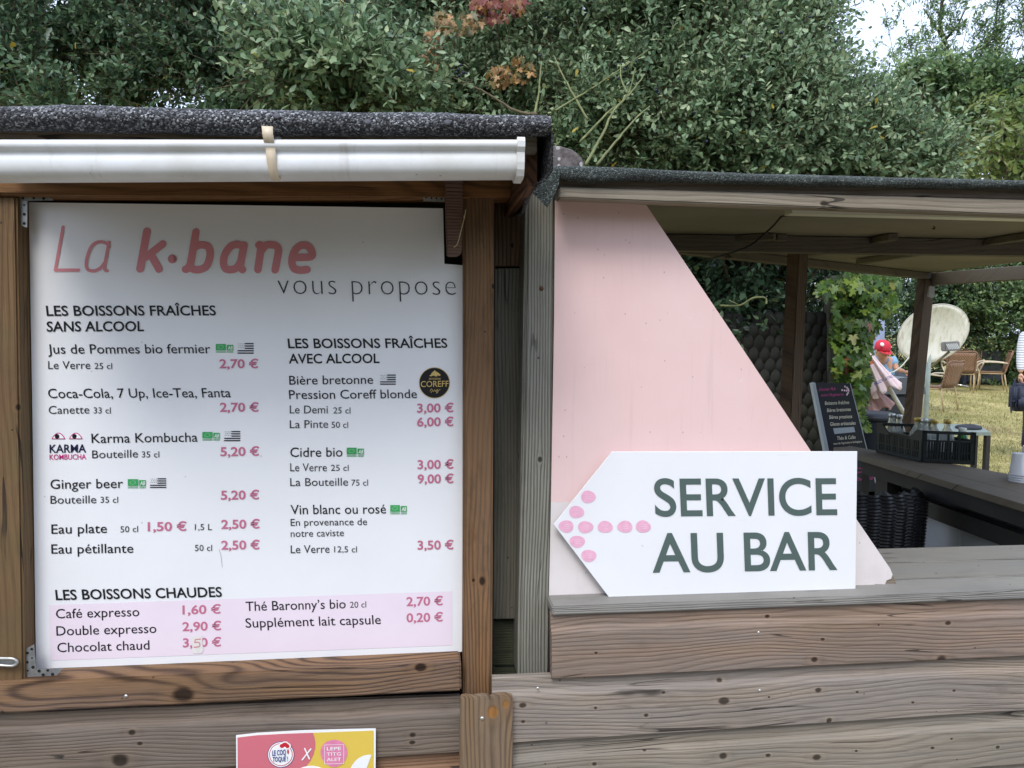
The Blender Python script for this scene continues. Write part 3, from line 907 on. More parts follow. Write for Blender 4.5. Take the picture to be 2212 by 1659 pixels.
# green label pairs and striped flags
def bio(x0, y0, x1, y1):
    bm = bmesh.new(); w = x1 - x0; h = y1 - y0
    flat(bm, [(x0, y0), (x0 + w * .58, y0), (x0 + w * .58, y0 + h * .72), (x0, y0 + h * .72)], YB)
    flat(bm, [(x0 + w * .63, y0 + h * .1), (x1, y0 + h * .1), (x1, y0 + h * .72), (x0 + w * .63, y0 + h * .72)], YB)
    for k in (0.8, 0.92):
        flat(bm, [(x0, y0 + h * k), (x0 + w * .58, y0 + h * k), (x0 + w * .58, y0 + h * (k + .05)), (x0, y0 + h * (k + .05))], YB)
        flat(bm, [(x0 + w * .63, y0 + h * k), (x1, y0 + h * k), (x1, y0 + h * (k + .05)), (x0 + w * .63, y0 + h * (k + .05))], YB)
    for k in range(12):
        t = 2 * math.pi * k / 12
        flat(bm, ell(x0 + w * .28 + math.cos(t) * w * .15 + math.sin(t) * 1.2, y0 + h * .36 + math.sin(t) * h * .17 - math.cos(t) * 1.3, .55, .55, 5), YB - .0004, 1)
    bm_obj('organic_logo', bm, [m_green, m_pwhite], mb)
    text(mb, 'AB', x0 + w * .68, y0 + h * .64, x1 - 1.5, y0 + h * .64, h * .4, YB - .0005, m_pwhite, 0.01, 0.2)
def bflag(x0, y0, x1, y1):
    bm = bmesh.new(); w = x1 - x0; h = (y1 - y0) / 9
    for k in range(0, 9, 2):
        xa = x0 + w * .45 if k < 5 else x0
        if k == 4: xa = x0 + w * .45
        flat(bm, [(xa, y0 + k * h), (x1, y0 + k * h), (x1, y0 + (k + 1) * h), (xa, y0 + (k + 1) * h)], YB)
    for j in range(3):
        for i in range(4):
            cx = x0 + 2 + i * w * .11 + (j % 2) * w * .04; cy = y0 + 1.6 + j * h * 1.6
            flat(bm, [(cx, cy - 1.2), (cx + 1.1, cy + 1.3), (cx, cy + .5), (cx - 1.1, cy + 1.3)], YB)
    bm_obj('striped_flag', bm, m_black, mb)
for q in ((466, 743, 504, 762), (437, 933, 475, 952), (276, 1035, 315, 1055), (749, 967, 786, 987), (843, 1091, 879, 1111)): bio(*q)
for q in ((513, 741, 548, 764), (484, 931, 519, 953), (324, 1033, 359, 1054), (821, 809, 855, 831)): bflag(*q)
# eyes logo
for cx in (CL(347, 178), CL(450, 178)):
    bm = bmesh.new()
    x, y = cx
    n = 10
    lid = [(x - 15 + 30 * k / n, y + 6 - 14 * math.sin(math.pi * k / n) ** .8) for k in range(n + 1)]
    lid2 = [(x - 12 + 24 * k / n, y + 4.5 - 10.5 * math.sin(math.pi * k / n) ** .8) for k in range(n + 1)]
    flat(bm, lid, YB)
    flat(bm, lid2, YB - .0004, 1)
    flat(bm, ell(x - 3, y + 0, 5, 5.2, 14), YB - .0008, 2)
    bm_obj('eye_drawing', bm, [m_mag, m_pwhite, m_black], mb)
# round brewery badge
bm = bmesh.new()
flat(bm, ell(938.5, 827, 33.5, 33.5, 40), YB, 0)
bm2 = ell(938.5, 827, 32.3, 32.3, 40)
flat(bm, bm2, YB - .0003, 1)
horse = [(927, 812), (931, 809), (933, 805), (937, 802), (939, 799.5), (941, 802), (945, 804), (949, 807), (952, 810), (950, 812), (946, 811), (943, 811), (945, 813), (941, 813), (936, 811), (932, 813)]
flat(bm, horse, YB - .0006, 0)
bm_obj('badge', bm, [m_gold, m_black], mb)
text(mb, 'COREFF', 909, 836, 969, 835, 12.5, YB - .0012, m_gold, 0.004)
text(mb, 'BRASSERIE', 927, 820, 952, 820, 3.4, YB - .0010, m_gold, 0.005)
stroke('signature', [[(929, 845), (932, 840), (934, 844), (931, 848)], [(936, 846), (939, 842), (941, 846), (945, 841), (943, 850), (948, 843), (951, 841)]], .9, YB - .0010, m_gold, mb)
# taped correction with a handwritten 5
m_tape = plain('paper_tape', srgb(226, 222, 218), 0.5, 0.4, var=0.05, vs=80, bump=0.3)
bm = bmesh.new()
flat(bm, [CL(1140, 1365), CL(1200, 1362), CL(1206, 1450), CL(1195, 1468), CL(1146, 1470), CL(1142, 1440)], YB - .0006)
bm_obj('tape', bm, m_tape, mb)
stroke('handwritten_digit', [[CL(1190, 1382), CL(1160, 1384)], [CL(1160, 1384), CL(1156, 1403)], [CL(1156, 1403), CL(1182, 1402), CL(1184, 1425), CL(1152, 1430)]], 2.0, YB - .0012, m_title, mb)
stroke('scratch', [[CL(1302, 850), CL(1312, 890), CL(1320, 955)]], 0.8, YB, plain('pencil_mark', srgb(150, 150, 160)), mb)

# ================================================================== FLYER
C8 = K(900, 2820, 0.28029)
fy = thing('flyer', 'red and yellow paper flyer with two round logos pinned on the kiosk boarding', 'flyer', P(660, 1700, -0.06))
YF = -0.062
bm = bmesh.new()
tops = [C8(105, 268), C8(400, 235), C8(1000, 200), C8(1500, 185), C8(2068, 172)]
pts = tops + [(811, 1740), (511, 1760)]
prism(bm, [P(u, v, YF) for u, v in pts], Vector((0, 0.0008, 0)))
bm_obj('paper', bm, m_pwhite, fy)
m_fred = plain('print_coral', srgb(206, 112, 124), 0.5, var=0.02); m_fyel = plain('print_yellow', srgb(222, 192, 84), 0.5, var=0.02)
m_fblue = plain('print_blue', srgb(50, 64, 130), 0.5, var=0.02); m_fcr = plain('print_red', srgb(196, 40, 56), 0.5, var=0.02); m_fpink = plain('print_mauve_pink', srgb(222, 134, 168), 0.5, var=0.08, vs=120)
bm = bmesh.new()
flat(bm, [C8(125, 300), C8(400, 268), C8(800, 246), C8(1185, 233), C8(2038, 202), C8(2038, 1300), C8(130, 1400)], YF - .0006, 0)
arc = [C8(1185, 233), C8(1205, 290), C8(1220, 370), C8(1218, 450), C8(1195, 540), C8(1150, 630), C8(1080, 720), C8(980, 900), C8(800, 1400)]
flat(bm, [C8(125, 300), C8(400, 268), C8(800, 246)] + arc + [C8(130, 1400)], YF - .0010, 1)
flat(bm, [C8(*p) for p in ell(2038 - 60, 900, 300, 360, 30) if p[0] <= 2038 and p[1] < 1200] , YF - .0014, 2)
flat(bm, [C8(*p) for p in ell(1160, 1000, 330, 305, 30)], YF - .0014, 2)
for k, (r, mi) in enumerate(((188, 3), (180, 2), (165, 4), (155, 2))):
    flat(bm, [C8(*p) for p in ell(735, 540, r, r * .97, 36)], YF - .0018 - k * .0003, mi)
for k, (x, y, rx, ry) in enumerate(((755, 415, 52, 44), (792, 396, 58, 42), (828, 420, 48, 46), (798, 432, 46, 34))):
    flat(bm, [C8(*p) for p in ell(x, y, rx, ry, 18)], YF - .0032 - k * .00008, 2)
for k, (x, y, rx, ry) in enumerate(((752, 418, 34, 28), (792, 400, 40, 30), (826, 420, 28, 30), (835, 500, 12, 34))):
    flat(bm, [C8(*p) for p in ell(x, y, rx, ry, 18)], YF - .0037 - k * .00008, 4)
flat(bm, [C8(*p) for p in ell(1480, 520, 190, 190, 30, .02)], YF - .0018, 5)
bm_obj('print', bm, [m_fyel, m_fred, m_pwhite, m_fblue, m_fcr, m_fpink], fy)
text(fy, 'LE COQ', *C8(612, 556), *C8(805, 540), 11, YF - .0045, m_fblue, 0.02)
text(fy, 'TOQUÉ !', *C8(618, 640), *C8(832, 632), 10, YF - .0045, m_fblue, 0.02)
stroke('lettering', [[C8(1070, 455), C8(1135, 600)], [C8(1155, 460), C8(1035, 612)]], 3.0, YF - .003, m_pwhite, fy)
for k, w_ in enumerate(('LEPE', 'TITG', 'ALET')):
    text(fy, w_, *C8(1380, 482 + k * 76), *C8(1580, 476 + k * 76), 7, YF - .003, m_pwhite, 0.006 + 0.01 * (k < 1))
stroke('lettering', [[C8(1348, 405), C8(1618, 400)], [C8(1618, 400), C8(1618, 665)], [C8(1618, 665), C8(1348, 672)], [C8(1348, 672), C8(1348, 405)]], .9, YF - .003, m_pwhite, fy)

# ================================================================== RIGHT BAR HUT
hut = thing('bar_hut', 'weathered open bar hut with boarded front, plank counter and flat felt canopy', 'bar', (1.0, 0.2, 0))
kn1 = [(1122, 128, 8), (377, 296, 6), (1313, 325, 15), (1885, 168, 9), (1587, 176, 6), (1857, 325, 20), (1348, 238, 7)]
kn2 = [(63, 520, 13), (65, 590, 8), (375, 532, 8), (667, 465, 6), (592, 563, 8), (915, 405, 13), (925, 502, 16), (1118, 485, 6), (1330, 455, 13), (1497, 463, 6), (1377, 585, 12), (1912, 457, 6), (1735, 508, 6)]
kn3 = [(370, 772, 9), (587, 710, 7), (920, 738, 17), (1113, 735, 8), (1323, 743, 17), (1492, 716, 6), (1818, 703, 7), (1900, 664, 6), (2097, 700, 8)]
YS = -0.08
SL, SD_ = srgb(158, 144, 129), srgb(96, 80, 68)
m_s1 = wood('bar_siding_wood_upper', srgb(154, 132, 114), srgb(88, 64, 50), 'x', knots_from(kn1, YS, C5, .9186), seed=51, freq=85, warp=7, contrast=0.85, grey=srgb(120, 115, 112), greyamt=0.55, stain=0.5, stain_col=srgb(70, 58, 52))
m_s2 = wood('bar_siding_wood_middle', SL, SD_, 'x', knots_from(kn2, YS, C5, .9186), seed=57, freq=95, warp=6, contrast=0.7, grey=srgb(126, 121, 118), greyamt=0.6, stain=0.45, stain_col=srgb(78, 70, 64))
m_s3 = wood('bar_siding_wood_lower', srgb(156, 144, 127), srgb(94, 82, 68), 'x', knots_from(kn3, YS, C5, .9186), seed=63, freq=95, warp=6, contrast=0.6, grey=srgb(124, 120, 114), greyamt=0.6, stain=0.45, stain_col=srgb(78, 70, 62))
plank('plank', (1191, 1329), (2300, 1293), (2300, 1415), (1192, 1469), YS, m_s1, hut, 40)
plank('plank', (1064, 1469), (2300, 1416), (2300, 1531), (1064, 1611), YS + .001, m_s2, hut, 40)
plank('plank', (1064, 1612), (2300, 1532), (2300, 1645), (1064, 1746), YS, m_s3, hut, 40)
plank('plank', (1064, 1747), (2300, 1646), (2300, 1760), (1064, 1880), YS + .001, m_s2, hut, 40)
plank('plank', (1064, 1881), (2300, 1761), (2300, 1876), (1064, 2015), YS, m_s3, hut, 12)
for q in ((128, 447), (1080, 457), (1075, 208)):
    screw(*C5(*q), YS - .002, hut, m_screw, .0032)
# counter boards
zc = P(1193, 1309, -0.075).z
print('counter z', zc, 'panel base Y', G(1190, 1287, zc).y, 'back Y', G(2000, 1182, zc).y)
m_ct = wood('counter_board_wood', srgb(146, 143, 138), srgb(98, 94, 90), 'x', seed=71, freq=200, contrast=0.5, grey=srgb(146, 142, 134), greyamt=0.6, stain=0.3, stain_col=srgb(92, 84, 76))
m_ct2 = wood('counter_board_wood_b', srgb(140, 136, 128), srgb(98, 92, 84), 'x', seed=77, freq=180, contrast=0.5, grey=srgb(132, 130, 126), greyamt=0.6, stain=0.35, stain_col=srgb(80, 74, 68))
x_l = P(1192, 1309, -0.075).x; x_r = 2.1
def cboard(ya, yb, mat, sag=0.0):
    bm = bmesh.new()
    ys = [ya, yb]
    box(bm, x_l, x_r, ya, yb, zc - 0.021, zc)
    bev(bm, 0.003)
    bm_obj('counter_board', bm, mat, hut)
y1 = G(2000, 1250, zc).y; y2 = G(2000, 1214, zc).y; y3 = G(2000, 1182, zc).y
cboard(-0.078, y1 - 0.004, m_ct); cboard(y1 + 0.004, y2 - 0.004, m_ct2); cboard(y2 + 0.004, y3, m_ct2)
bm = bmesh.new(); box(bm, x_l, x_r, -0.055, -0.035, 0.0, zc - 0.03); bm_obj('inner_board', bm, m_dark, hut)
# grey weathered corner post
m_gpost = wood('grey_post_wood', srgb(146, 143, 132), srgb(80, 77, 70), 'z', knots_from([(25, 150, 14)], 0.0, K(2100, 1700, .7233), .7233, 'z'), seed=81, freq=150, warp=2.0, contrast=1.3, green=0.16, stain=0.2, bump=0.8)
o = face_block('post', [(1137, 370), (1203, 370), (1190, 1466), (1118, 1470)], -0.005, 0.1, m_gpost, hut, 0.008)
screw(*CF(897, 1525), -0.007, hut, m_rustscrew, .005)
# fascia of the canopy
m_fa1 = wood('canopy_fascia_wood', srgb(118, 106, 94), srgb(78, 66, 56), 'x', seed=91, freq=90, contrast=0.5, stain=0.4)
m_fa2 = wood('canopy_beam_wood', srgb(150, 138, 120), srgb(108, 94, 78), 'x', knots_from([(1310, 230, 14)], -0.1, C2, .8734), seed=95, freq=100, contrast=0.5, grey=srgb(140, 134, 122), greyamt=0.4, stain=0.3, stain_col=srgb(92, 78, 62))
face_block('fascia_board', [(1205, 380), (2300, 396), (2300, 433), (1205, 407)], -0.085, 0.03, m_fa1, hut, 0.002)
face_block('canopy_beam', [(1207, 404), (2300, 434), (2300, 468), (1207, 428)], -0.1, 0.045, m_fa2, hut, 0.003)
m_gfelt = felt('green_grey_roof_felt', [(0, (0.014, 0.018, 0.016, 1)), (0.5, (0.04, 0.05, 0.045, 1)), (0.8, (0.08, 0.095, 0.085, 1)), (1, (0.2, 0.23, 0.21, 1))], 460.0, 3.0)
top2 = [(1190, 362), (1205, 358), (1391, 365), (1631, 377), (1900, 384), (2212, 391), (2300, 393)]
bot2 = [(1190, 392), (1205, 387), (1240, 392), (1272, 395), (1382, 391), (1487, 394), (1727, 402), (2212, 409), (2300, 411)]
felt_roll('roof_felt', top2, bot2, 1192, 2300, -0.12, 0.5, m_gfelt, hut, nose=0.02, rise=0.02, wob=0.0015, seed=9)
bm = bmesh.new()
fp = [(1138, 404), (1165, 388), (1192, 364), (1210, 366), (1207, 400), (1196, 424), (1183, 448), (1160, 425)]
prism(bm, [P(u, v, -0.13 + 0.0) for u, v in fp], Vector((0, 0.004, 0)))
bm_obj('felt_flap', bm, m_gfelt, hut)
# canopy structure
ZC = 1.978
m_ply = plain('canopy_soffit_ply', srgb(130, 122, 110), 0.8, var=0.18, vs=1.6)
fl_, fr_ = P(1207, 425, -0.05), P(2300, 460, -0.05)
corner = D(2004, 590, 4.3)
rightp = D(2400, 556, 3.1)
leftp = G(1400, 520, ZC)
bm = bmesh.new()
prism(bm, [Vector((fl_.x, -0.052, 1.93)), Vector((fr_.x + .6, -0.052, 1.93)), Vector((fr_.x + .6, .25, ZC)), Vector((fl_.x, .25, ZC))], Vector((0, 0, .012)))
bmesh.ops.recalc_face_normals(bm, faces=bm.faces)
bm_obj('soffit', bm, m_ply, hut)
bm = bmesh.new()
pl = [Vector((fl_.x, 0.252, ZC)), Vector((fr_.x + .6, 0.252, ZC)), Vector((rightp.x, rightp.y, ZC)), Vector((corner.x, corner.y, ZC)), Vector((leftp.x, leftp.y, ZC)), Vector((fl_.x, 1.0, ZC))]
prism(bm, pl, Vector((0, 0, 0.02)))
bmesh.ops.recalc_face_normals(bm, faces=bm.faces)
bm_obj('soffit', bm, m_ply, hut)
bm = bmesh.new()
prism(bm, [p + Vector((0, 0, .024)) for p in pl], Vector((0, 0, 0.006)))
bmesh.ops.recalc_face_normals(bm, faces=bm.faces)
bm_obj('roof_sheet', bm, m_gfelt, hut)
m_raft = wood('rafter_wood', srgb(112, 104, 94), srgb(72, 64, 56), 'x', seed=101, freq=70, contrast=0.3, stain=0.3)
m_raftd = wood('rear_post_wood', srgb(92, 74, 58), srgb(44, 34, 28), 'z', seed=103, freq=90, contrast=0.7, stain=0.5)
def lumber(name, A, B, h, w, mat, parent=hut):
    """bar whose underside centreline goes A to B, h tall, w wide"""
    d = (B - A).normalized(); s = Vector((-d.y, d.x, 0)).normalized() * w / 2
    bm = bmesh.new()
    prism(bm, [A - s, A + s, B + s, B - s], Vector((0, 0, h)))
    bev(bm, 0.002, 1)
    return bm_obj(name, bm, mat, parent)
def at_z(p, z): return Vector((p.x, p.y, z))
lumber('cross_beam', at_z(P(1400, 521, 0.92), 1.92), at_z(P(2400, 521, 0.85), 1.92), ZC - 1.922, 0.05, m_raft)
A0, A1 = G(1380, 521, 1.94), at_z(D(2003, 602, 4.25), 1.94)
A1 = at_z(corner, 1.942); 
lumber('rear_beam', at_z(leftp, 1.942), A1, ZC - 1.944, 0.05, m_raft)
B0 = D(2010, 616, 4.28); zB = B0.z
lumber('side_beam', at_z(corner + Vector((0.02, 0, 0)), zB), at_z(rightp + Vector((0.4, -0.45, 0)), zB), ZC - zB - .002, 0.05, m_raft)
for a, b in (((1753, 554), (1930, 519)), ((1856, 571), (2260, 512)), ((1597, 543), (1690, 520)), ((1482, 529), (1674, 519))):
    lumber('rafter', G(*a, 1.953), G(*b, 1.953), ZC - 1.955, 0.035, m_raft)
# posts
def cpost(name, L, Mc, Rr, Lb, Mb, Rb, d, dd, zbot, mat):
    """post seen on its corner: left, nearest and right edges at the top and lower down"""
    t = [D(*L, d + dd), D(*Mc, d), D(*Rr, d + dd)]
    b = [D(*Lb, d + dd), D(*Mb, d), D(*Rb, d + dd)]
    bot = []
    for p, q in zip(t, b):
        k = (zbot - p.z) / (q.z - p.z)
        bot.append(p + (q - p) * k)
    t.append(t[0] + t[2] - t[1]); bot.append(bot[0] + bot[2] - bot[1])
    bm = bmesh.new()
    tv = [bm.verts.new(p) for p in t]; bv = [bm.verts.new(p) for p in bot]
    bm.faces.new(tv); bm.faces.new(list(reversed(bv)))
    for i in range(4):
        j = (i + 1) % 4
        bm.faces.new((tv[j], tv[i], bv[i], bv[j]))
    bev(bm, 0.003)
    return bm_obj(name, bm, mat, hut)
m_post2 = wood('middle_post_wood', srgb(106, 86, 68), srgb(52, 40, 32), 'z', seed=107, freq=90, contrast=0.7, stain=0.4)
cpost('post', (1701, 519), (1727, 517), (1748, 519), (1684, 861), (1709, 880), (1732, 880), 2.75, 0.03, 0.0, m_post2)
cpost('post', (1980, 600), (1999, 603), (2020, 606), (1948, 932), (1966.5, 920), (1990, 907), 4.25, 0.04, 0.0, m_raftd)
bm = bmesh.new()
prism(bm, [D(*C7(x, y), 4.22) for x, y in ((795, 195), (845, 200), (842, 300), (815, 318), (780, 300))], Vector((0, 0.01, 0)))
bm_obj('hook_plate', bm, plain('pale_metal', srgb(150, 146, 138), 0.5, 0.5, 0.3), hut)
# batten lamp under the canopy, cable, hook
m_lampw = plain('lamp_casing', srgb(226, 222, 204), 0.4, var=0.03)
bm = bmesh.new()
q0 = G(1706, 464, ZC - .03); 
prism(bm, [Vector((q0.x, q0.y - .012, ZC - .028)), Vector((q0.x, q0.y + .03, ZC - .028)), Vector((x_r + .6, q0.y + .03, ZC - .028)), Vector((x_r + .6, q0.y - .012, ZC - .028))], Vector((0, 0, .026)))
bmesh.ops.recalc_face_normals(bm, faces=bm.faces)
bm_obj('batten_lamp', bm, m_lampw, hut)
m_rub = plain('black_rubber', (0.015, 0.015, 0.016, 1), 0.5)
bm = bmesh.new()
tube(bm, smooth_path([D(1706, 460, 2.2), D(1690, 466, 2.2), D(1666, 492, 2.25), D(1620, 530, 2.3), D(1560, 552, 2.4), D(1510, 566, 2.5), D(1480, 585, 2.5)], 8), 0.003, 6)
bm_obj('cable', bm, m_rub, hut)
bm = bmesh.new()
lathe(bm, [(0.009, -0.02), (0.009, 0.012)], 10, Matrix.Translation(D(1703, 460, 2.2)) @ Matrix.Rotation(R(80), 4, 'Y'))
bm_obj('cable_plug', bm, m_rub, hut)
bm = bmesh.new()
hk = C2(1803, 300)
tube(bm, smooth_path([D(hk[0], hk[1], 2.4), D(hk[0] + .5, hk[1] + 13, 2.4), D(hk[0] + 3, hk[1] + 21, 2.4), D(hk[0] - 2, hk[1] + 21, 2.4)], 5), 0.002, 6)
bm_obj('hook', bm, m_raftd, hut)
# far counter inside
ZF = 1.05
m_fc = wood('far_counter_wood', srgb(112, 104, 94), srgb(72, 64, 58), 'x', seed=111, freq=120, contrast=0.4, stain=0.3)
f0, f1 = G(1800, 966, ZF), G(2300, 1116, ZF)
g0, g1 = G(1820, 962, ZF), G(2300, 1045, ZF)
m0, m1 = f0.lerp(g0, .5), G(2300, 1090, ZF)
mm0 = G(1830, 965, ZF)
for quad in ([f0, f1, m1 - Vector((0, .004, 0)), mm0], [mm0 + Vector((0, .006, 0)), m1 + Vector((0, .006, 0)), g1, G(1835, 963, ZF)]):
    bm = bmesh.new()
    prism(bm, quad, Vector((0, 0, -0.028))); bev(bm, .002, 1)
    bm_obj('far_counter_board', bm, m_fc, hut)
m_blk = plain('black_painted_wood', (0.03, 0.028, 0.027, 1), 0.7)
dfc = (f1 - f0).normalized(); nfc = Vector((-dfc.y, dfc.x, 0)).normalized()
off = nfc * 0.05
def vslab(name, a, b, z0, z1, thick, mat):
    bm = bmesh.new()
    prism(bm, [at_z(a, z0), at_z(b, z0), at_z(b, z1), at_z(a, z1)], nfc * thick)
    bmesh.ops.recalc_face_normals(bm, faces=bm.faces)
    return bm_obj(name, bm, mat, hut)
fa = f0.lerp(f1, .13)
vslab('apron', fa + off, f1 + off, ZF - .10, ZF - .03, .02, m_blk)
vslab('rail', fa + off * 2.4, f1 + off * 2.4, ZF - .22, ZF - .15, .03, m_blk)
vslab('apron', f0 + off * 4, f0.lerp(f1, .30) + off * 4, ZF - .10, ZF - .03, .02, m_blk)
vslab('back_apron', f0.lerp(f1, .05) + off * 3.9, f1 + off * 3.9, ZF - .24, ZF - .03, .015, m_blk)
m_gp = plain('grey_panel_paint', srgb(150, 152, 160), 0.7, var=0.05)
p0 = f0.lerp(f1, .27) + off * 3.4; p1_ = f1 + off * 3.4
for k in range(3):
    a = p0.lerp(p1_, k / 3); b = p0.lerp(p1_, (k + 1) / 3 - .006)
    vslab('grey_panel', a, b, 0.02, ZF - .16, .012, m_gp)
for t in (.215, .245):
    pp = f0.lerp(f1, t) + off * 2
    bm = bmesh.new(); box(bm, pp.x - .035, pp.x + .035, pp.y - .02, pp.y + .03, 0, ZF - .03); bm_obj('counter_leg', bm, m_blk, hut)

# ================================================================== PINK PANEL + ARROW SIGN
Yp = G(1190, 1287, zc).y + 0.004
def panelmat():
    n = NT('pink_painted_plywood')
    o = n.obj(); x, y, z = n.sep(o)[:3]
    pink = n.mix(n.step(n.noise(o, 2.0, 4, .6), .3, .7), srgb(226, 192, 187), srgb(233, 202, 198))
    prim = n.mix(n.step(n.noise(o, 8.0, 4, .6), .3, .7), srgb(214, 204, 200), srgb(226, 218, 216))
    e = n.math('MULTIPLY_ADD', n.noise(o, 9.0, 4, .6), .05, z)
    lim = P(1195, 1085, Yp).z + .028
    k = n.math('GREATER_THAN', lim, e)
    c = n.mix(k, pink, prim)
    sp = n.voro(n.vmath('MULTIPLY', o, (1.6, 1, 1)), 26.0)
    m = n.math('MULTIPLY', n.math('LESS_THAN', sp.outputs['Distance'], .055), n.math('GREATER_THAN', n.sep(sp.outputs['Color'])[1], .75))
    c = n.mix(n.math('MULTIPLY', m, .5), c, srgb(120, 96, 90))
    dr = n.noise(n.vmath('MULTIPLY', o, (60, 1, 3)), 1.0, 4, .6)
    c = n.mix(n.math('MULTIPLY', n.step(dr, .55, .75), .14), c, srgb(176, 150, 146))
    sc = n.noise(n.vmath('MULTIPLY', o, (5, 1, 9)), 3.0, 6, .75)
    c = n.mix(n.math('MULTIPLY', n.step(sc, .62, .72), .35), c, srgb(240, 226, 224))
    n.bump(n.noise(n.vmath('MULTIPLY', o, (1, 1, .3)), 70.0, 4, .6), .25, .002)
    return n.fin(c, 0.5, 0.35)
pp_ = thing('painted_panel', 'tall pink painted triangular plywood panel standing on the counter beside the grey post', 'panel', P(1500, 1290, Yp))
outl = [(1199, 433), (1300, 437), (1396, 443), (1574, 708), (1750, 972), (1851, 1123), (1923, 1228), (1928, 1241), (1925, 1250), (1915, 1254), (1912, 1262), (1890, 1262), (1886, 1268), (1868, 1267), (1862, 1272), (1852, 1271), (1845, 1275), (1316, 1284), (1186, 1286), (1190, 1100), (1197, 700)]
bm = bmesh.new()
prism(bm, [P(u, v, Yp) for u, v in outl], Vector((0, 0.003, 0)))
bmesh.ops.recalc_face_normals(bm, faces=bm.faces)
bm_obj('painted_face', bm, panelmat(), pp_)
bm = bmesh.new()
raw = [(1208, 438), (1394, 448), (1750, 978), (1926, 1238), (1932, 1250), (1936, 1260), (1944, 1266), (1945, 1276), (1930, 1278), (1905, 1277), (1890, 1280), (1850, 1283), (1316, 1286), (1195, 1287)]
prism(bm, [P(u, v, Yp + .0032) for u, v in raw], Vector((0, 0.014, 0)))
bmesh.ops.recalc_face_normals(bm, faces=bm.faces)
bm_obj('raw_plywood', bm, wood('rotten_plywood', srgb(150, 138, 120), srgb(86, 70, 56), 'x', seed=121, freq=260, contrast=1.0, stain=.5), pp_)
Ysn = Yp - 0.022
sg = thing('arrow_sign', 'white arrow shaped sign reading SERVICE AU BAR leaning on the pink panel', 'sign', P(1580, 1290, Ysn))
bm = bmesh.new()
prism(bm, [P(u, v, Ysn) for u, v in ((1196, 1133), (1322, 976), (1852, 975), (1848, 1283), (1318, 1293.5))], Vector((0, 0.004, 0)))
bev(bm, .0006, 1)
bm_obj('panel', bm, m_board, sg)
CS = K(2100, 1700, .7233)
text(sg, 'SERVICE', *CS(664, 458), *CS(1655, 450), 78, Ysn - .001, m_signtxt, 0.012, spacing=1.0, res=14)
text(sg, 'AU BAR', *CS(650, 764), *CS(1656, 749), 81, Ysn - .001, m_signtxt, 0.012, res=14)
for x, y in ((299, 354), (235, 437), (179, 515), (284, 519), (391, 518), (499, 517), (598, 516), (239, 598), (302, 675)):
    u, v = CS(x, y)
    bm = bmesh.new()
    flat(bm, ell(u, v, 16.2, 13.2, 22, .04), Ysn - .0008, 0)
    for k in range(3):
        yy = v + (-4 + k * 4)
        flat(bm, [(u - 9 + k, yy), (u + 6, yy - .5), (u + 11 - k, yy + .2), (u + 2, yy + .7)], Ysn - .0012, 1)
    bm_obj('rose_dot', bm, [m_dot, m_dotlite], sg)
screw(*CS(1030, 368), Ysn - .001, sg, plain('black_screw', (.02, .02, .02, 1), .5), .0035)

# ================================================================== VEGETATION
def nrm(a): return a / (np.linalg.norm(a, axis=-1, keepdims=True) + 1e-9)
LEAF_T = np.array([[0, 0, 0], [.32, .62, .10], [.72, .95, .12], [1, 0, .02], [.72, -.95, .12], [.32, -.62, .10]])
def leaves_from(pos, axis, normal, L, Wd, droop=0.0):
    """obovate folded leaves; returns verts, quads"""
    a = nrm(axis); n_ = nrm(normal - a * (normal * a).sum(-1, keepdims=True)); s = np.cross(n_, a)
    V = (pos[:, None, :] + a[:, None, :] * (LEAF_T[None, :, 0:1] * L[:, None, None]) +
         s[:, None, :] * (LEAF_T[None, :, 1:2] * Wd[:, None, None] * .5) +
         n_[:, None, :] * (LEAF_T[None, :, 2:3] * Wd[:, None, None]))
    N = len(pos); b = (np.arange(N) * 6)[:, None]
    q1 = b + np.array([[0, 1, 2, 3]]); q2 = b + np.array([[0, 3, 4, 5]])
    return V.reshape(-1, 3), np.stack([q1, q2], 1).reshape(-1, 4)
def np_tubes(A, B, ra, rb, n=3):
    d = nrm(B - A); ref = np.where(np.abs(d[:, 2:3]) > .9, [[1., 0, 0]], [[0, 0, 1.]])
    s = nrm(np.cross(d, ref)); t = np.cross(d, s)
    an = np.arange(n) * 2 * math.pi / n
    ring = (s[:, None, :] * np.cos(an)[None, :, None] + t[:, None, :] * np.sin(an)[None, :, None])
    V = np.concatenate([A[:, None, :] + ring * ra[:, None, None], B[:, None, :] + ring * rb[:, None, None]], 1)
    N = len(A); b = (np.arange(N) * 2 * n)[:, None, None]
    k = np.arange(n); q = np.stack([k, (k + 1) % n, (k + 1) % n + n, k + n], 1)[None]
    return V.reshape(-1, 3), (b + q).reshape(-1, 4)
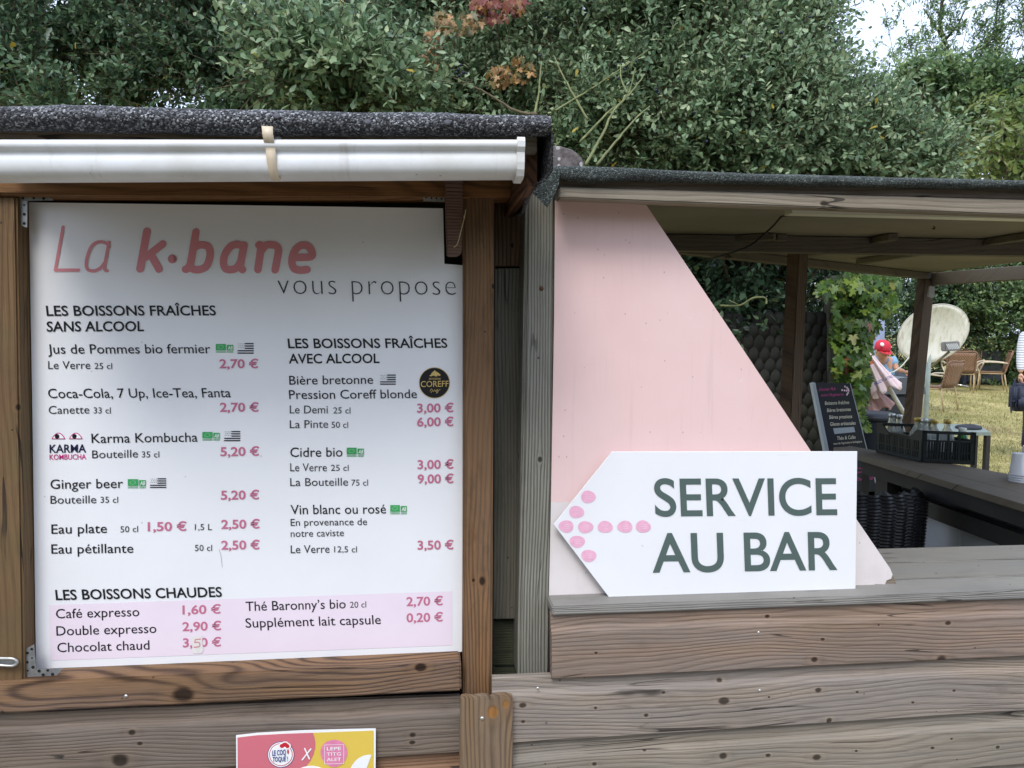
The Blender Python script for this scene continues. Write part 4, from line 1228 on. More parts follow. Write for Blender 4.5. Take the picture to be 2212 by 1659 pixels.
def shrub(name, label, cat, blobs, ntw, L, mat, mat_w, trunk, clump=.65, group=None, leaf_n=12, twl=(.14, .34), wl=.5, upb=.5, branches=(), berries=0, nsub=None, flat_d=1.0, rng=RNG, inner=0.35, hang=0.0):
    """blobs: (u, v, rx px, ry px, distance m, depth m).  Clumps of leafy twigs scattered through them."""
    root = thing(name, label, cat, (0, 0, 0), group=group)
    base = Vector(trunk[0]); root.location = (base.x, base.y, 0)
    cs, rad = [], []
    for (u, v, rx, ry, d, dz) in blobs:
        c = D(u, v, d); cs.append(c); rad.append((rx * d / F0, dz, ry * d / F0))
    cs = np.array([list(c) for c in cs]); rad = np.array(rad)
    w = rad[:, 0] * rad[:, 2]; w = w / w.sum()
    # sub clumps near the surface
    ns = nsub or max(12, int(len(blobs) * 14))
    bi = rng.choice(len(blobs), ns, p=w)
    dr = nrm(rng.normal(size=(ns, 3)) * np.array([1, 1, 1])); dr[:, 1] = -np.abs(dr[:, 1]) * .9 + .25 * rng.uniform(0, 1, ns)
    sc = cs[bi] + dr * rad[bi] * rng.uniform(.55, 1.0, (ns, 1))
    sr = rng.uniform(.12, .30, ns) * float(np.mean(rad)) * 1.1
    T = ntw
    inc = rng.uniform(0, 1, T) < clump
    si = rng.integers(0, ns, T)
    pc = sc[si] + nrm(rng.normal(size=(T, 3))) * (sr[si] * rng.uniform(.2, 1, T))[:, None]
    bj = rng.choice(len(blobs), T, p=w)
    dv = nrm(rng.normal(size=(T, 3)))
    pb = cs[bj] + dv * rad[bj] * (rng.uniform(inner, 1, T) ** .6)[:, None]
    pos = np.where(inc[:, None], pc, pb)
    own = np.where(inc[:, None], cs[bi[si]], cs[bj])
    outw = nrm(pos - own)
    tdir = nrm(outw * .8 + np.array([0, -.25, upb]) + rng.normal(size=(T, 3)) * .55)
    tl = rng.uniform(*twl, T)
    K_ = leaf_n
    s = (np.arange(K_) + .5) / K_
    bendv = rng.normal(size=(T, 3)) * .25 + np.array([0, 0, -hang])
    tp = pos[:, None, :] + tdir[:, None, :] * (tl[:, None, None] * s[None, :, None]) + bendv[:, None, :] * (tl[:, None, None] * (s ** 2)[None, :, None])
    tp = tp.reshape(-1, 3)
    td = np.repeat(tdir, K_, 0)
    perp = nrm(np.cross(td, nrm(rng.normal(size=td.shape))))
    ax = nrm(td * .55 + perp * .9 + np.array([0, 0, -hang]) + rng.normal(size=td.shape) * .2)
    nm = nrm(np.array([0, -.35, .85]) + rng.normal(size=td.shape) * .55)
    LL = L * rng.uniform(.6, 1.25, len(tp)); WW = LL * wl * rng.uniform(.8, 1.2, len(tp))
    V, Q = leaves_from(tp, ax, nm, LL, WW)
    tint = np.clip(np.repeat(rng.uniform(.1, .75, T), K_) + rng.normal(0, .14, len(tp)), 0, .93)
    odd = rng.uniform(0, 1, len(tp)) > .9965
    tint[odd] = 1.0
    cr = mesh_np('crown', V, Q, mat, root, np.repeat(tint, 2))
    tag(cr, kind='stuff')
    A = pos; B = pos + tdir * tl[:, None] * .55 + bendv * (tl * .3)[:, None]; C_ = pos + tdir * tl[:, None] + bendv * tl[:, None]
    V1, Q1 = np_tubes(np.concatenate([A - tdir * .08, B]), np.concatenate([B, C_]), np.full(2 * T, L * .045), np.full(2 * T, L * .025))
    tw = mesh_np('twigs', V1, Q1, mat_w, root); tag(tw, kind='stuff')
    # trunk and limbs reaching into the crown
    bm = bmesh.new()
    tk = [Vector(p) for p in trunk]
    tr = trunk_r = max(.02, .035 * float(np.mean(rad)) + .02)
    tube(bm, smooth_path(tk, 5), [tr * (1 - .5 * i / (5 * (len(tk) - 1))) for i in range(5 * (len(tk) - 1) + 1)], 8)
    bm_obj('trunk', bm, mat_w, root)
    topv = tk[-1]
    pick = rng.choice(ns, min(ns, 12), replace=False)
    for k in pick:
        e = Vector(sc[k]); m1 = topv.lerp(e, .5) + Vector(rng.normal(0, .08, 3))
        bm = bmesh.new()
        pth = smooth_path([topv, m1, e], 5)
        tube(bm, pth, [tr * .5 * (1 - .8 * i / (len(pth) - 1)) for i in range(len(pth))], 6)
        bm_obj('limb', bm, mat_w, root)
    for pth, r_, mt in branches:
        bm = bmesh.new()
        pp = smooth_path(pth, 6)
        for i in range(1, len(pp) - 1): pp[i] = pp[i] + Vector(rng.normal(0, r_ * .16, 3))
        tube(bm, pp, [r_ * (1 - .6 * i / (len(pp) - 1)) for i in range(len(pp))], 7)
        bm_obj('branch', bm, mt, root)
    return root, sc
m_twig = plain('twig_bark', srgb(96, 86, 66), 0.8, var=.25, vs=30)
m_twigg = plain('green_twig_bark', srgb(116, 120, 80), 0.7, var=.25, vs=30)
m_bark = plain('dark_bark', srgb(74, 64, 54), 0.9, var=.35, vs=20, bump=.5, bs=30)
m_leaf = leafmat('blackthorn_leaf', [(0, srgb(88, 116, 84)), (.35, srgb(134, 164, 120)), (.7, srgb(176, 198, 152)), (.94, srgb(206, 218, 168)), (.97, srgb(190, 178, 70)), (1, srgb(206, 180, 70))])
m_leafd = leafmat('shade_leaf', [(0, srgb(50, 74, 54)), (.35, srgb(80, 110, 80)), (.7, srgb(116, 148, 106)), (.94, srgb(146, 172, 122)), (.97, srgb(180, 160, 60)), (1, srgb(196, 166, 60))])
m_leaft = leafmat('ash_leaf', [(0, srgb(72, 100, 64)), (.35, srgb(104, 136, 84)), (.7, srgb(142, 168, 108)), (1, srgb(186, 198, 120))], .35)
m_leafy = leafmat('cherry_leaf', [(0, srgb(96, 124, 58)), (.5, srgb(140, 158, 80)), (.93, srgb(176, 180, 110)), (.97, srgb(190, 110, 84)), (1, srgb(196, 104, 84))], .35)
def T3(u, v, d, *zs):
    c = D(u, v, d)
    return [(c.x + dx, c.y + dy, z) for dx, dy, z in zs]
tA = lambda u, d, z=1.6: T3(u, 300, d, (0, .3, 0), (.05, .3, .7), (0, .25, z))
shrub('blackthorn_shrub', 'dark shaded shrub at the far left above the kiosk roof', 'shrub',
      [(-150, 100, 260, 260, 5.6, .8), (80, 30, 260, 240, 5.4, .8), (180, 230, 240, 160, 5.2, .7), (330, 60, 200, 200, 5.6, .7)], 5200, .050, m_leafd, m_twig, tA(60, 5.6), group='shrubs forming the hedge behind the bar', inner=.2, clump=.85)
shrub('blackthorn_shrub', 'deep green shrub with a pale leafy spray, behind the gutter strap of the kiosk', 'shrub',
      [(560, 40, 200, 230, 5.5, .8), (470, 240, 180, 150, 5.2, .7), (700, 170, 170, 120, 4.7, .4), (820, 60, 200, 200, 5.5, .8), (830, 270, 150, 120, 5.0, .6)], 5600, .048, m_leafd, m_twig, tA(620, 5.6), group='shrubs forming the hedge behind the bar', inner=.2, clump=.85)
o_, _ = shrub('blackthorn_shrub', 'lighter leafy spray of small grey green leaves hanging above the gutter strap', 'shrub',
      [(690, 130, 110, 60, 4.1, .25), (770, 190, 120, 60, 4.1, .25), (600, 100, 80, 40, 4.2, .2), (880, 220, 90, 50, 4.2, .2), (740, 235, 60, 40, 4.2, .2)], 620, .054, m_leaf, m_twig, tA(760, 4.4, 1.9), clump=.8, group='shrubs forming the hedge behind the bar')
CK = K(2800, 0, .557)
brs = []
for pth, r_, mt, d in (([(1430, 1028), (1530, 850), (1600, 700), (1700, 590), (1800, 460)], .008, m_twigg, 3.7), ([(1500, 1028), (1620, 880), (1740, 740), (1830, 660)], .007, m_twigg, 3.6),
                    ([(1395, 885), (1560, 710), (1690, 590), (1740, 420)], .007, m_twigg, 3.9), ([(1115, 710), (1135, 600), (1158, 380)], .008, m_twigg, 4.0),
                    ([(1445, 745), (1360, 600), (1290, 470), (1240, 360)], .007, m_twigg, 3.9), ([(1130, 712), (1000, 690), (850, 600), (720, 530), (600, 482)], .008, m_twig, 3.9),
                    ([(1240, 690), (1420, 580), (1560, 490), (1820, 310)], .006, m_twigg, 3.9), ([(1690, 580), (1650, 480), (1650, 400)], .005, m_twigg, 3.8)):
    brs.append(([D(*CC(x, y), d + .05 * i) for i, (x, y) in enumerate(pth)], r_, mt))
shrub('blackthorn_shrub', 'blackthorn with bare greenish stems and sloes rising behind the roof end', 'shrub',
      [(1030, 260, 170, 150, 4.9, .6), (1010, 60, 190, 170, 5.3, .7), (1240, 60, 220, 170, 5.0, .7), (1280, 300, 200, 150, 4.7, .6), (1430, 170, 200, 180, 4.8, .6)], 10500, .041, m_leaf, m_twig, tA(1180, 5.2), group='shrubs forming the hedge behind the bar', branches=brs, inner=.2, clump=.75)
shrub('blackthorn_shrub', 'big dense sloe bush with a sloping outline against the pale sky', 'shrub',
      [(1520, 60, 180, 180, 5.0, .7), (1600, 290, 200, 150, 4.6, .6), (1630, 180, 150, 140, 4.9, .6), (1800, 320, 150, 120, 4.7, .5), (1900, 370, 90, 60, 4.7, .35), (1755, 240, 100, 90, 4.9, .4)], 11500, .040, m_leaf, m_twig, tA(1650, 5.1), group='shrubs forming the hedge behind the bar', inner=.2, clump=.75)
shrub('elder_thicket', 'dark unlit thicket behind the canopy and the scale wall', 'thicket',
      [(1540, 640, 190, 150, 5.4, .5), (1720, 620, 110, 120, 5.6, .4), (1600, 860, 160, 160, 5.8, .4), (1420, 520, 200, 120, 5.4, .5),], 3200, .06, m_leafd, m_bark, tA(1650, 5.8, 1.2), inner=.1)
# sky-blocking depth behind the front row
for u, v, lab in ((100, 180, 'tall dark tree behind the far left shrub'), (650, 160, 'tall dark tree behind the pale spray'), (1150, 200, 'tall dark tree behind the stems with sloes'), (1560, 220, 'tall dark tree behind the dense sloe bush')):
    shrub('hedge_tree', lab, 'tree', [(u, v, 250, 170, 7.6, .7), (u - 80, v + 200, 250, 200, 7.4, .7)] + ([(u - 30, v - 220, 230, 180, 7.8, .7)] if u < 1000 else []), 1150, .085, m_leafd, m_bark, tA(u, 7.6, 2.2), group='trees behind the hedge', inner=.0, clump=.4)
# far right: airy tree, lower trees, cherry
limbs = []
for pth, r_ in (([(1690, 700), (1680, 600), (1678, 420), (1640, 280), (1620, 120), (1640, -60)], .09), ([(1680, 500), (1760, 400), (1900, 330), (2050, 250)], .04), ([(1680, 640), (1560, 560), (1480, 450), (1380, 380)], .04),
                ([(1660, 700), (1540, 640), (1480, 560)], .03), ([(1740, 560), (1780, 450), (1900, 460), (1990, 380)], .03), ([(1640, 280), (1560, 150), (1500, 60)], .03), ([(1640, 300), (1740, 180), (1800, 60)], .035), ([(2010, 200), (2020, 80), (2030, -50)], .03)):
    limbs.append(([D(*CK(x, y), 13) for x, y in pth], r_ * .7, m_bark))
def ck(lst, d, dz): return [(*CK(x, y), r * .3056, r * .27, d, dz) for x, y, r in lst]
shrub('ash_tree', 'tall airy tree with sky showing between its limbs at the top right', 'tree',
      ck([(1260, 240, 60), (1480, 60, 130), (1720, 90, 130), (1900, 30, 130), (1600, 200, 90), (1560, 300, 90), (1790, 250, 120), (1950, 330, 110), (1420, 400, 110), (1310, 360, 70), (1500, 480, 90), (1850, 430, 120), (2060, 540, 130), (2180, 150, 120), (2170, 330, 110), (1930, 560, 90), (1290, 480, 110)], 13, .5),
      560, .08, m_leaft, m_bark, tA(2024, 13, 4), branches=limbs, clump=.8, leaf_n=12, twl=(.15, .4), nsub=130, wl=.36)
shrub('hedge_tree', 'mid green mass of leaves below the airy tree at the right', 'tree',
      ck([(1420, 640, 200), (1560, 820, 260), (1850, 700, 230), (1800, 980, 260), (2060, 860, 260), (2200, 640, 150), (1400, 1000, 180), (1300, 640, 90), (2200, 1100, 240), (1600, 1180, 240)], 11, .8),
      4200, .09, m_leaft, m_bark, tA(2022, 11.5, 2.2), group='trees behind the lawn', clump=.6, wl=.45, twl=(.15, .32), upb=.1, inner=.1, nsub=160)
shrub('cherry_tree', 'drooping yellow green branches at the right edge above the canopy', 'tree',
      ck([(2050, 800, 60), (1960, 900, 80), (2120, 960, 110), (1800, 1110, 70), (1960, 1100, 80), (2150, 1160, 110), (2180, 820, 90), (2030, 1230, 70)], 7.0, .35),
      200, .085, m_leafy, m_twig, tA(2300, 7.2, 2.4), clump=.75, hang=.7, upb=.0, leaf_n=12, twl=(.2, .4), wl=.38)
# tree line beyond the lawn
rows = [(1830, 640, 20, 'dark tree line section left of the white dish'), (2010, 650, 21, 'dark tree line section behind the white dish'), (2180, 650, 20, 'pale leaved tree right of the white dish beyond the lawn'), (2380, 640, 21, 'far right tree beyond the lawn'), (2600, 640, 22, 'tree out past the right edge of the lawn')]
for u, v, d, lab in rows:
    shrub('hedge_tree', lab, 'tree', [(u, v + 20, 110, 90, d, 1.2), (u - 30, v - 60, 120, 90, d + .5, 1.2), (u + 30, v + 110, 110, 90, d + .8, 1.0), (u, v - 130, 120, 90, d + 2, 1.0)], 4200 if 1900 < u < 2300 else 1500, .10, m_leaft if 'pale' in lab else m_leafd, m_bark, T3(u, 600, d, (0, 1, 0), (.1, 1, 1), (0, 1, 2.4)), group='trees beyond the lawn', clump=.7, twl=(.3, .6), inner=.1, nsub=120)

# unseen tree belt added behind the camera to block low sky light
N = 5200
ang = RNG.uniform(-2.6, 2.6, N) ; rad_ = RNG.uniform(13, 16, N)
hz = RNG.uniform(0, 1, N) ** .8 * (4.2 + 1.0 * np.sin(ang * 5) + .8 * np.sin(ang * 11))
pos = np.stack([np.sin(ang) * rad_, -2 - np.cos(ang) * rad_ * .9, hz], 1)
pos = pos[pos[:, 1] < -4]; N = len(pos)
V, Q = leaves_from(pos, RNG.normal(size=(N, 3)), np.array([0, .7, .7]) + RNG.normal(size=(N, 3)) * .4, np.full(N, 1.1), np.full(N, .7))
tag(mesh_np('sky_block_trees', V, Q, m_leafd, None, np.repeat(RNG.uniform(0, .9, N), 2)), 'unseen belt of green trees added behind the camera to cut low sky light', 'trees', kind='stuff')

# palmate creepers
def pal_leaf():
    pts = [(0, 0)]
    for a, r in ((-150, .30), (-118, .62), (-98, .36), (-62, .85), (-38, .45), (-14, .92), (0, 1.05), (14, .92), (38, .45), (62, .85), (98, .36), (118, .62), (150, .30)):
        pts.append((r * math.cos(math.radians(a)), r * math.sin(math.radians(a))))
    V = np.array([(x, y, -.12 * (x * x + y * y) + .05 * abs(y)) for x, y in pts])
    Q = np.array([[0, i, i + 1] for i in range(1, len(pts) - 1)])
    return V, Q
PV, PQ = pal_leaf()
def creeper(name, label, cat, pos, size, mat, nrmv=(-.1, -.8, .45), hang=.8, stems=(), root_at=None, mat_s=None):
    root = thing(name, label, cat, root_at or (0, 0, 0))
    N = len(pos)
    n_ = nrm(np.array(nrmv) + RNG.normal(size=(N, 3)) * .35)
    a = nrm(np.array([0, 0, -hang]) + RNG.normal(size=(N, 3)) * .45); a = nrm(a - n_ * (a * n_).sum(-1, keepdims=True))
    s = np.cross(n_, a); sz = size * RNG.uniform(.55, 1.2, N)
    V = pos[:, None, :] + (a[:, None, :] * PV[None, :, 0:1] + s[:, None, :] * PV[None, :, 1:2] * .9 + n_[:, None, :] * PV[None, :, 2:3]) * sz[:, None, None]
    Q = (np.arange(N) * len(PV))[:, None, None] + PQ[None]
    o = mesh_np('foliage', V.reshape(-1, 3), Q.reshape(-1, 3), mat, root, np.repeat(RNG.uniform(0, 1, N), len(PQ)))
    tag(o, kind='stuff')
    for pth, r_ in stems:
        bm = bmesh.new(); tube(bm, smooth_path(pth, 5), r_, 6); bm_obj('stem', bm, mat_s or m_twig, root)
    return root
def in_blobs(bl, n):
    bl = [(*C3(x, y), rx * .2976, ry * .2976, d) for x, y, rx, ry, d in bl]
    w = np.array([b[2] * b[3] for b in bl]); w = w / w.sum()
    out = []
    for i in RNG.choice(len(bl), n, p=w):
        u, v, rx, ry, d = bl[i]
        t = RNG.uniform(0, 2 * math.pi); q = math.sqrt(RNG.uniform(0, 1))
        p = D(u + rx * q * math.cos(t), v + ry * q * math.sin(t), d + RNG.normal(0, .1))
        out.append(tuple(p))
    return np.array(out)
m_vine = leafmat('creeper_leaf', [(0, srgb(52, 82, 34)), (.4, srgb(84, 122, 48)), (.75, srgb(128, 158, 62)), (.965, srgb(170, 186, 80)), (.985, srgb(150, 84, 60)), (1, srgb(160, 90, 60))], .4)
vb = [(620, 220, 120, 80, 4.8), (800, 230, 160, 90, 4.7), (940, 220, 70, 60, 4.7), (820, 360, 130, 90, 4.7), (650, 420, 140, 110, 4.8), (770, 520, 80, 80, 4.7), (600, 600, 110, 130, 4.8), (700, 700, 90, 120, 4.7), (620, 820, 110, 110, 4.75), (720, 880, 60, 90, 4.7), (600, 960, 90, 80, 4.8), (700, 1020, 60, 80, 4.7), (690, 1130, 60, 90, 4.7), (720, 1220, 40, 60, 4.7), (940, 340, 40, 60, 4.65), (470, 250, 60, 60, 4.6)]
vpos = in_blobs(vb, 2300)
pst = [[D(*C3(540, 1300), 4.95), D(*C3(560, 900), 4.95), D(*C3(620, 400), 4.9), D(*C3(650, 150), 4.9)], [D(*C3(640, 1200), 4.9), D(*C3(700, 800), 4.9), D(*C3(720, 500), 4.85), D(*C3(900, 180), 4.8)]]
creeper('creeper_vine', 'green yellow creeper hanging on a post beside the chalk menu sign', 'creeper', vpos, .046, m_vine, stems=[(p, .012) for p in pst], root_at=tuple(at_z(pst[0][0], 0)))
vp = D(*C3(515, 700), 4.95)
bm = bmesh.new(); box(bm, vp.x - .05, vp.x + .05, vp.y - .04, vp.y + .06, 0, 2.0); bev(bm, .004)
o = bm_obj('wooden_post', bm, m_gpost); tag(o, 'grey wooden post wrapped by the green creeper', 'post')
m_red = leafmat('red_creeper_leaf', [(0, srgb(122, 40, 40)), (.45, srgb(150, 58, 48)), (.75, srgb(160, 100, 52)), (1, srgb(196, 146, 84))], .35)
m_oran = leafmat('orange_creeper_leaf', [(0, srgb(92, 96, 50)), (.35, srgb(134, 112, 56)), (.7, srgb(172, 120, 62)), (1, srgb(216, 164, 104))], .35)
def cc_blobs(bl, n, d):
    out = []
    for _ in range(n):
        x, y, rx, ry = bl[RNG.integers(0, len(bl))]
        t = RNG.uniform(0, 2 * math.pi); q = math.sqrt(RNG.uniform(0, 1))
        out.append(tuple(D(*CC(x + rx * q * math.cos(t), y + ry * q * math.sin(t)), d + RNG.normal(0, .08))))
    return np.array(out)
pr_ = cc_blobs([(880, 70, 110, 70), (780, 30, 60, 40), (990, 30, 60, 50)], 190, 4.3)
creeper('red_creeper', 'red leaved creeper at the top of the hedge above the kiosk roof', 'creeper', pr_, .036, m_red, stems=[([D(*CC(900, 300), 4.4), D(*CC(880, 150), 4.3), D(*CC(860, -20), 4.3)], .005)])
po_ = cc_blobs([(620, 170, 130, 50), (700, 140, 90, 60), (540, 120, 60, 50), (480, 240, 60, 50)], 190, 4.25)
creeper('orange_creeper', 'orange brown creeper leaves just left of the red creeper', 'creeper', po_, .030, m_oran, stems=[([D(*CC(600, 400), 4.4), D(*CC(620, 250), 4.3), D(*CC(650, 90), 4.3)], .005)])
pb_ = cc_blobs([(1030, 430, 80, 90), (900, 470, 80, 60), (480, 350, 50, 80)], 130, 4.3)
creeper('brown_creeper', 'dull bronze creeper leaves lower in the hedge below the red creeper', 'creeper', pb_, .036, m_oran, stems=[([D(*CC(1040, 600), 4.4), D(*CC(1035, 450), 4.3), D(*CC(1030, 340), 4.3)], .004)])
# sloes
bm = bmesh.new()
bl = [CC(x, y) for x, y in ((640, 432), (655, 405), (668, 452), (690, 455), (628, 452), (645, 470), (1650, 400), (1672, 430), (1632, 488), (1870, 563), (1885, 580), (1150, 345), (2185, 880), (1745, 380), (2110, 700))] + [CK(x, y) for x, y in ((235, 400), (500, 230), (880, 290), (600, 330), (1150, 605), (700, 120))]
for u, v in bl:
    bmesh.ops.create_icosphere(bm, subdivisions=2, radius=.0075, matrix=Matrix.Translation(D(u, v, 3.95)))
bs = bm_obj('sloes', bm, plain('sloe_skin', srgb(42, 44, 66), .5), None, True)
tag(bs, 'small dark blue sloes dotted through the blackthorn', 'berries', kind='stuff')

# lichen covered stone behind the roof end
n = NT('lichen_stone')
o = n.obj()
c = n.mix(n.step(n.noise(o, 40.0, 5, .7), .35, .65), srgb(84, 78, 78), srgb(120, 112, 110))
vv = n.voro(n.vmath('ADD', o, n.vmath('MULTIPLY', n.noise(o, 30.0, 3, .6, True), (.012, .012, .012))), 75.0)
c = n.mix(n.math('MULTIPLY', n.math('LESS_THAN', vv.outputs['Distance'], .34), n.math('GREATER_THAN', n.sep(vv.outputs['Color'])[0], .45)), c, srgb(178, 176, 172))
n.bump(n.noise(o, 60.0, 5, .7), .8, .006)
n.fin(c, .9, .2)
bm = bmesh.new()
ps = P(1170, 359, .12)
rr = []
sp = [(1150, 305), (1190, 305), (1215, 308), (1240, 317), (1256, 332), (1264, 348), (1262, 358)]
for j, y in enumerate((0.0, .03, .10, .2, .28, .3)):
    k = (.8, .97, 1, 1, .95, .75)[j]
    row = []
    for u, v in sp:
        q = P(ps and 1150 + (u - 1150) * (.9 + .1 * k), 362 - (362 - v) * k, .12)
        row.append(bm.verts.new((q.x + mnoise.noise(q * 30) * .003, .12 + y, q.z + mnoise.noise(Vector((q.x * 25, y * 20, 1))) * .004)))
    q = P(1150, 368, .12); q2 = P(1258, 368, .12)
    row = [bm.verts.new((q.x, .12 + y, q.z))] + row + [bm.verts.new((q2.x, .12 + y, q2.z))]
    rr.append(row)
for j in range(len(rr) - 1):
    for i in range(len(rr[0]) - 1):
        bm.faces.new((rr[j][i], rr[j][i + 1], rr[j + 1][i + 1], rr[j + 1][i])).smooth = True
bm.faces.new(list(reversed(rr[0]))); bm.faces.new(rr[-1])
bmesh.ops.recalc_face_normals(bm, faces=bm.faces)
o = bm_obj('stone', bm, n.m); tag(o, 'rounded grey stone spotted with pale lichen lying on the roof junction', 'stone')

# ================================================================== SCALE-CLAD WALL
wl = thing('scale_clad_wall', 'dark wall clad in rounded overlapping scales behind the middle post', 'wall', at_z(D(1680, 900, 4.95), 0))
m_scale = plain('dark_stone_scale', srgb(50, 50, 46), .85, var=.25, vs=12, bump=.5, bs=30)
Yw = D(1680, 820, 4.95).y
row_h = 27; col_w = 24.5
a, b = P(1540, 690, Yw), P(1793, 690, Yw)
bm = bmesh.new(); box(bm, a.x, b.x, Yw + .03, Yw + .2, 0, P(1680, 690, Yw).z); bm_obj('wall_core', bm, m_scale, wl)
sw = (P(1680 + col_w, 800, Yw) - P(1680, 800, Yw)).length
bm = bmesh.new()
prof = [(math.cos(t) * sw * .53, math.sin(t) * sw * .55) for t in np.linspace(0, math.pi, 11)] + [(-sw * .53, -sw * .9), (sw * .53, -sw * .9)]
ringsS = []
for k_, dy in ((1.0, .02), (1.0, 0.0), (.93, -.014), (.78, -.022), (.5, -.028)):
    ringsS.append([bm.verts.new((x * k_, dy, z * k_ if z > 0 else z)) for x, z in prof])
for ra_, rb_ in zip(ringsS, ringsS[1:]):
    for i in range(len(prof)):
        j = (i + 1) % len(prof)
        bm.faces.new((ra_[i], ra_[j], rb_[j], rb_[i])).smooth = True
bm.faces.new(ringsS[-1]).smooth = True
bmesh.ops.recalc_face_normals(bm, faces=bm.faces)
me = bpy.data.meshes.new('scale'); bm.to_mesh(me); bm.free(); me.materials.append(m_scale)
for r_ in range(13):
    for c_ in range(12):
        u = 1545 + c_ * col_w * 0.93 + (r_ % 2) * col_w * .46; v = 686 + r_ * row_h * .92
        if u > 1790: continue
        if r_ == 0 and c_ in (3,): continue
        p = P(u, v, Yw - .004 * r_)
        o = bpy.data.objects.new('scale', me); COL.objects.link(o); o.parent = wl; o.matrix_parent_inverse = Matrix.Translation(-wl.location)
        o.location = (p.x, Yw - .006 * r_ + random.uniform(-.003, .003), p.z + random.uniform(-.004, .004)); o.rotation_euler = (random.uniform(-.04, .04), random.uniform(-.08, .08), 0)
# bare dead branch under the canopy
bm = bmesh.new()
tube(bm, smooth_path([D(*C2(840, 690), 4.6), D(*C2(930, 690), 4.55), D(*C2(990, 657), 4.5), D(*C2(1045, 656), 4.5), D(*C2(1050, 684), 4.5)], 5), .006, 6)
tube(bm, [D(*C2(930, 690), 4.55), D(*C2(880, 665), 4.55)], .003, 5)
tag(bm_obj('dead_branch', bm, m_twigg), 'bare pale bent branch in the dark under the canopy', 'branch')

# ================================================================== CHALKBOARD SIGNS
m_cb = plain('chalkboard_black', srgb(44, 48, 56), .5, .4, var=.08)
m_alu = plain('pale_frame', srgb(176, 186, 196), .45, .5, var=.05)
m_cream = plain('print_cream', srgb(226, 222, 204), .5)
m_hot = plain('print_hot_pink', srgb(206, 84, 150), .5)
Yc = D(1800, 900, 4.05).y
cbd = thing('chalkboard_sign', 'black pavement menu sign in a pale frame listing Boissons fraîches', 'sign', at_z(P(1830, 960, Yc), 0))
q = [C3(390, 935), C3(640, 940), C3(755, 1395)]
bl_ = C3(497, 1490); br_ = C3(778, 1490)
bm = bmesh.new(); prism(bm, [P(*u, Yc) for u in (C3(390, 935), C3(640, 940), C3(785, 1515), C3(505, 1515))], Vector((0, .015, 0)))
bmesh.ops.recalc_face_normals(bm, faces=bm.faces); bm_obj('panel', bm, m_cb, cbd)
bm = bmesh.new(); prism(bm, [P(*u, Yc - .004) for u in (C3(366, 940), C3(388, 935), C3(505, 1515), C3(478, 1515))], Vector((0, .03, 0)))
bmesh.ops.recalc_face_normals(bm, faces=bm.faces); bm_obj('frame_side', bm, m_alu, cbd)
bm = bmesh.new(); prism(bm, [P(*u, Yc - .003) for u in (C3(640, 940), C3(645, 942), C3(790, 1515), C3(785, 1515))], Vector((0, .03, 0)))
bmesh.ops.recalc_face_normals(bm, faces=bm.faces); bm_obj('frame_side', bm, m_alu, cbd)
pl_, pr2 = P(*C3(500, 1500), Yc), P(*C3(770, 1500), Yc)
for p in (pl_, pr2):
    bm = bmesh.new(); box(bm, p.x - .012, p.x + .012, Yc, Yc + .03, 0, p.z + .02); bm_obj('leg', bm, m_blk, cbd)
def tcb(b, A, B, cap, mat=m_cream, off=.012, sh=0.0, par=cbd, Y=Yc): text(par, b, *C3(*A), *C3(*B), cap, Y - .0015, mat, off, sh)
tcb('Dernier Pub', (413, 995), (535, 988), 6.5, m_hot, .004, .4); tcb('avant l’Angleterre', (428, 1034), (592, 1028), 6, m_hot, .004, .4)
tcb('Boissons fraîches', (458, 1095), (633, 1088), 7.4); tcb('Bières bretonnes', (473, 1147), (645, 1138), 7.4); tcb('Bières pressions', (490, 1197), (655, 1190), 7.4)
tcb('Glaces artisanales', (495, 1247), (680, 1238), 7.4); tcb('Thés & Cafés', (545, 1350), (680, 1340), 7.4); tcb('issus de l’agriculture biologique', (520, 1384), (726, 1366), 4.2); tcb('Et', (545, 1425), (566, 1424), 6.5)
bm = bmesh.new(); flat(bm, [C3(517, 1265), C3(668, 1255), C3(678, 1292), C3(527, 1307)], Yc - .0015); bm_obj('blank_strip', bm, m_alu, cbd)
bm = bmesh.new()
for x, y in ((583, 988), (600, 990), (615, 992), (630, 992), (603, 962), (617, 970), (626, 980), (625, 1008), (618, 1020)):
    flat(bm, ell(*C3(x, y), 2.0, 2.2, 10), Yc - .0015)
tag(bm_obj('dot_arrow', bm, m_dotlite, cbd), kind='stuff')
Yd = D(1870, 1030, 4.3).y
cb2 = thing('chalkboard_sign', 'small black sign with pink writing seen below the far counter', 'sign', at_z(P(1870, 1045, Yd), 0))
bm = bmesh.new(); prism(bm, [P(*u, Yd) for u in (C3(560, 1480), C3(792, 1480), C3(826, 1659), C3(850, 1800), C3(600, 1800))], Vector((0, .02, 0)))
bmesh.ops.recalc_face_normals(bm, faces=bm.faces); bm_obj('panel', bm, m_cb, cb2)
bm = bmesh.new(); prism(bm, [P(*u, Yd - .003) for u in (C3(788, 1480), C3(796, 1480), C3(856, 1800), C3(848, 1800))], Vector((0, .03, 0)))
bmesh.ops.recalc_face_normals(bm, faces=bm.faces); bm_obj('frame_side', bm, m_alu, cb2)
tcb('Encore pour', (640, 1562), (780, 1562), 5, m_hot, .006, .3, cb2, Yd); tcb('les gourmands...', (640, 1592), (795, 1588), 5, m_hot, .006, .3, cb2, Yd); tcb('The last Pub', (690, 1648), (806, 1636), 7, m_hot, .008, .3, cb2, Yd)
p = P(*C3(720, 1790), Yd); bm = bmesh.new(); box(bm, p.x - .2, p.x + .2, Yd, Yd + .03, 0, p.z + .05); bm_obj('base', bm, m_blk, cb2)

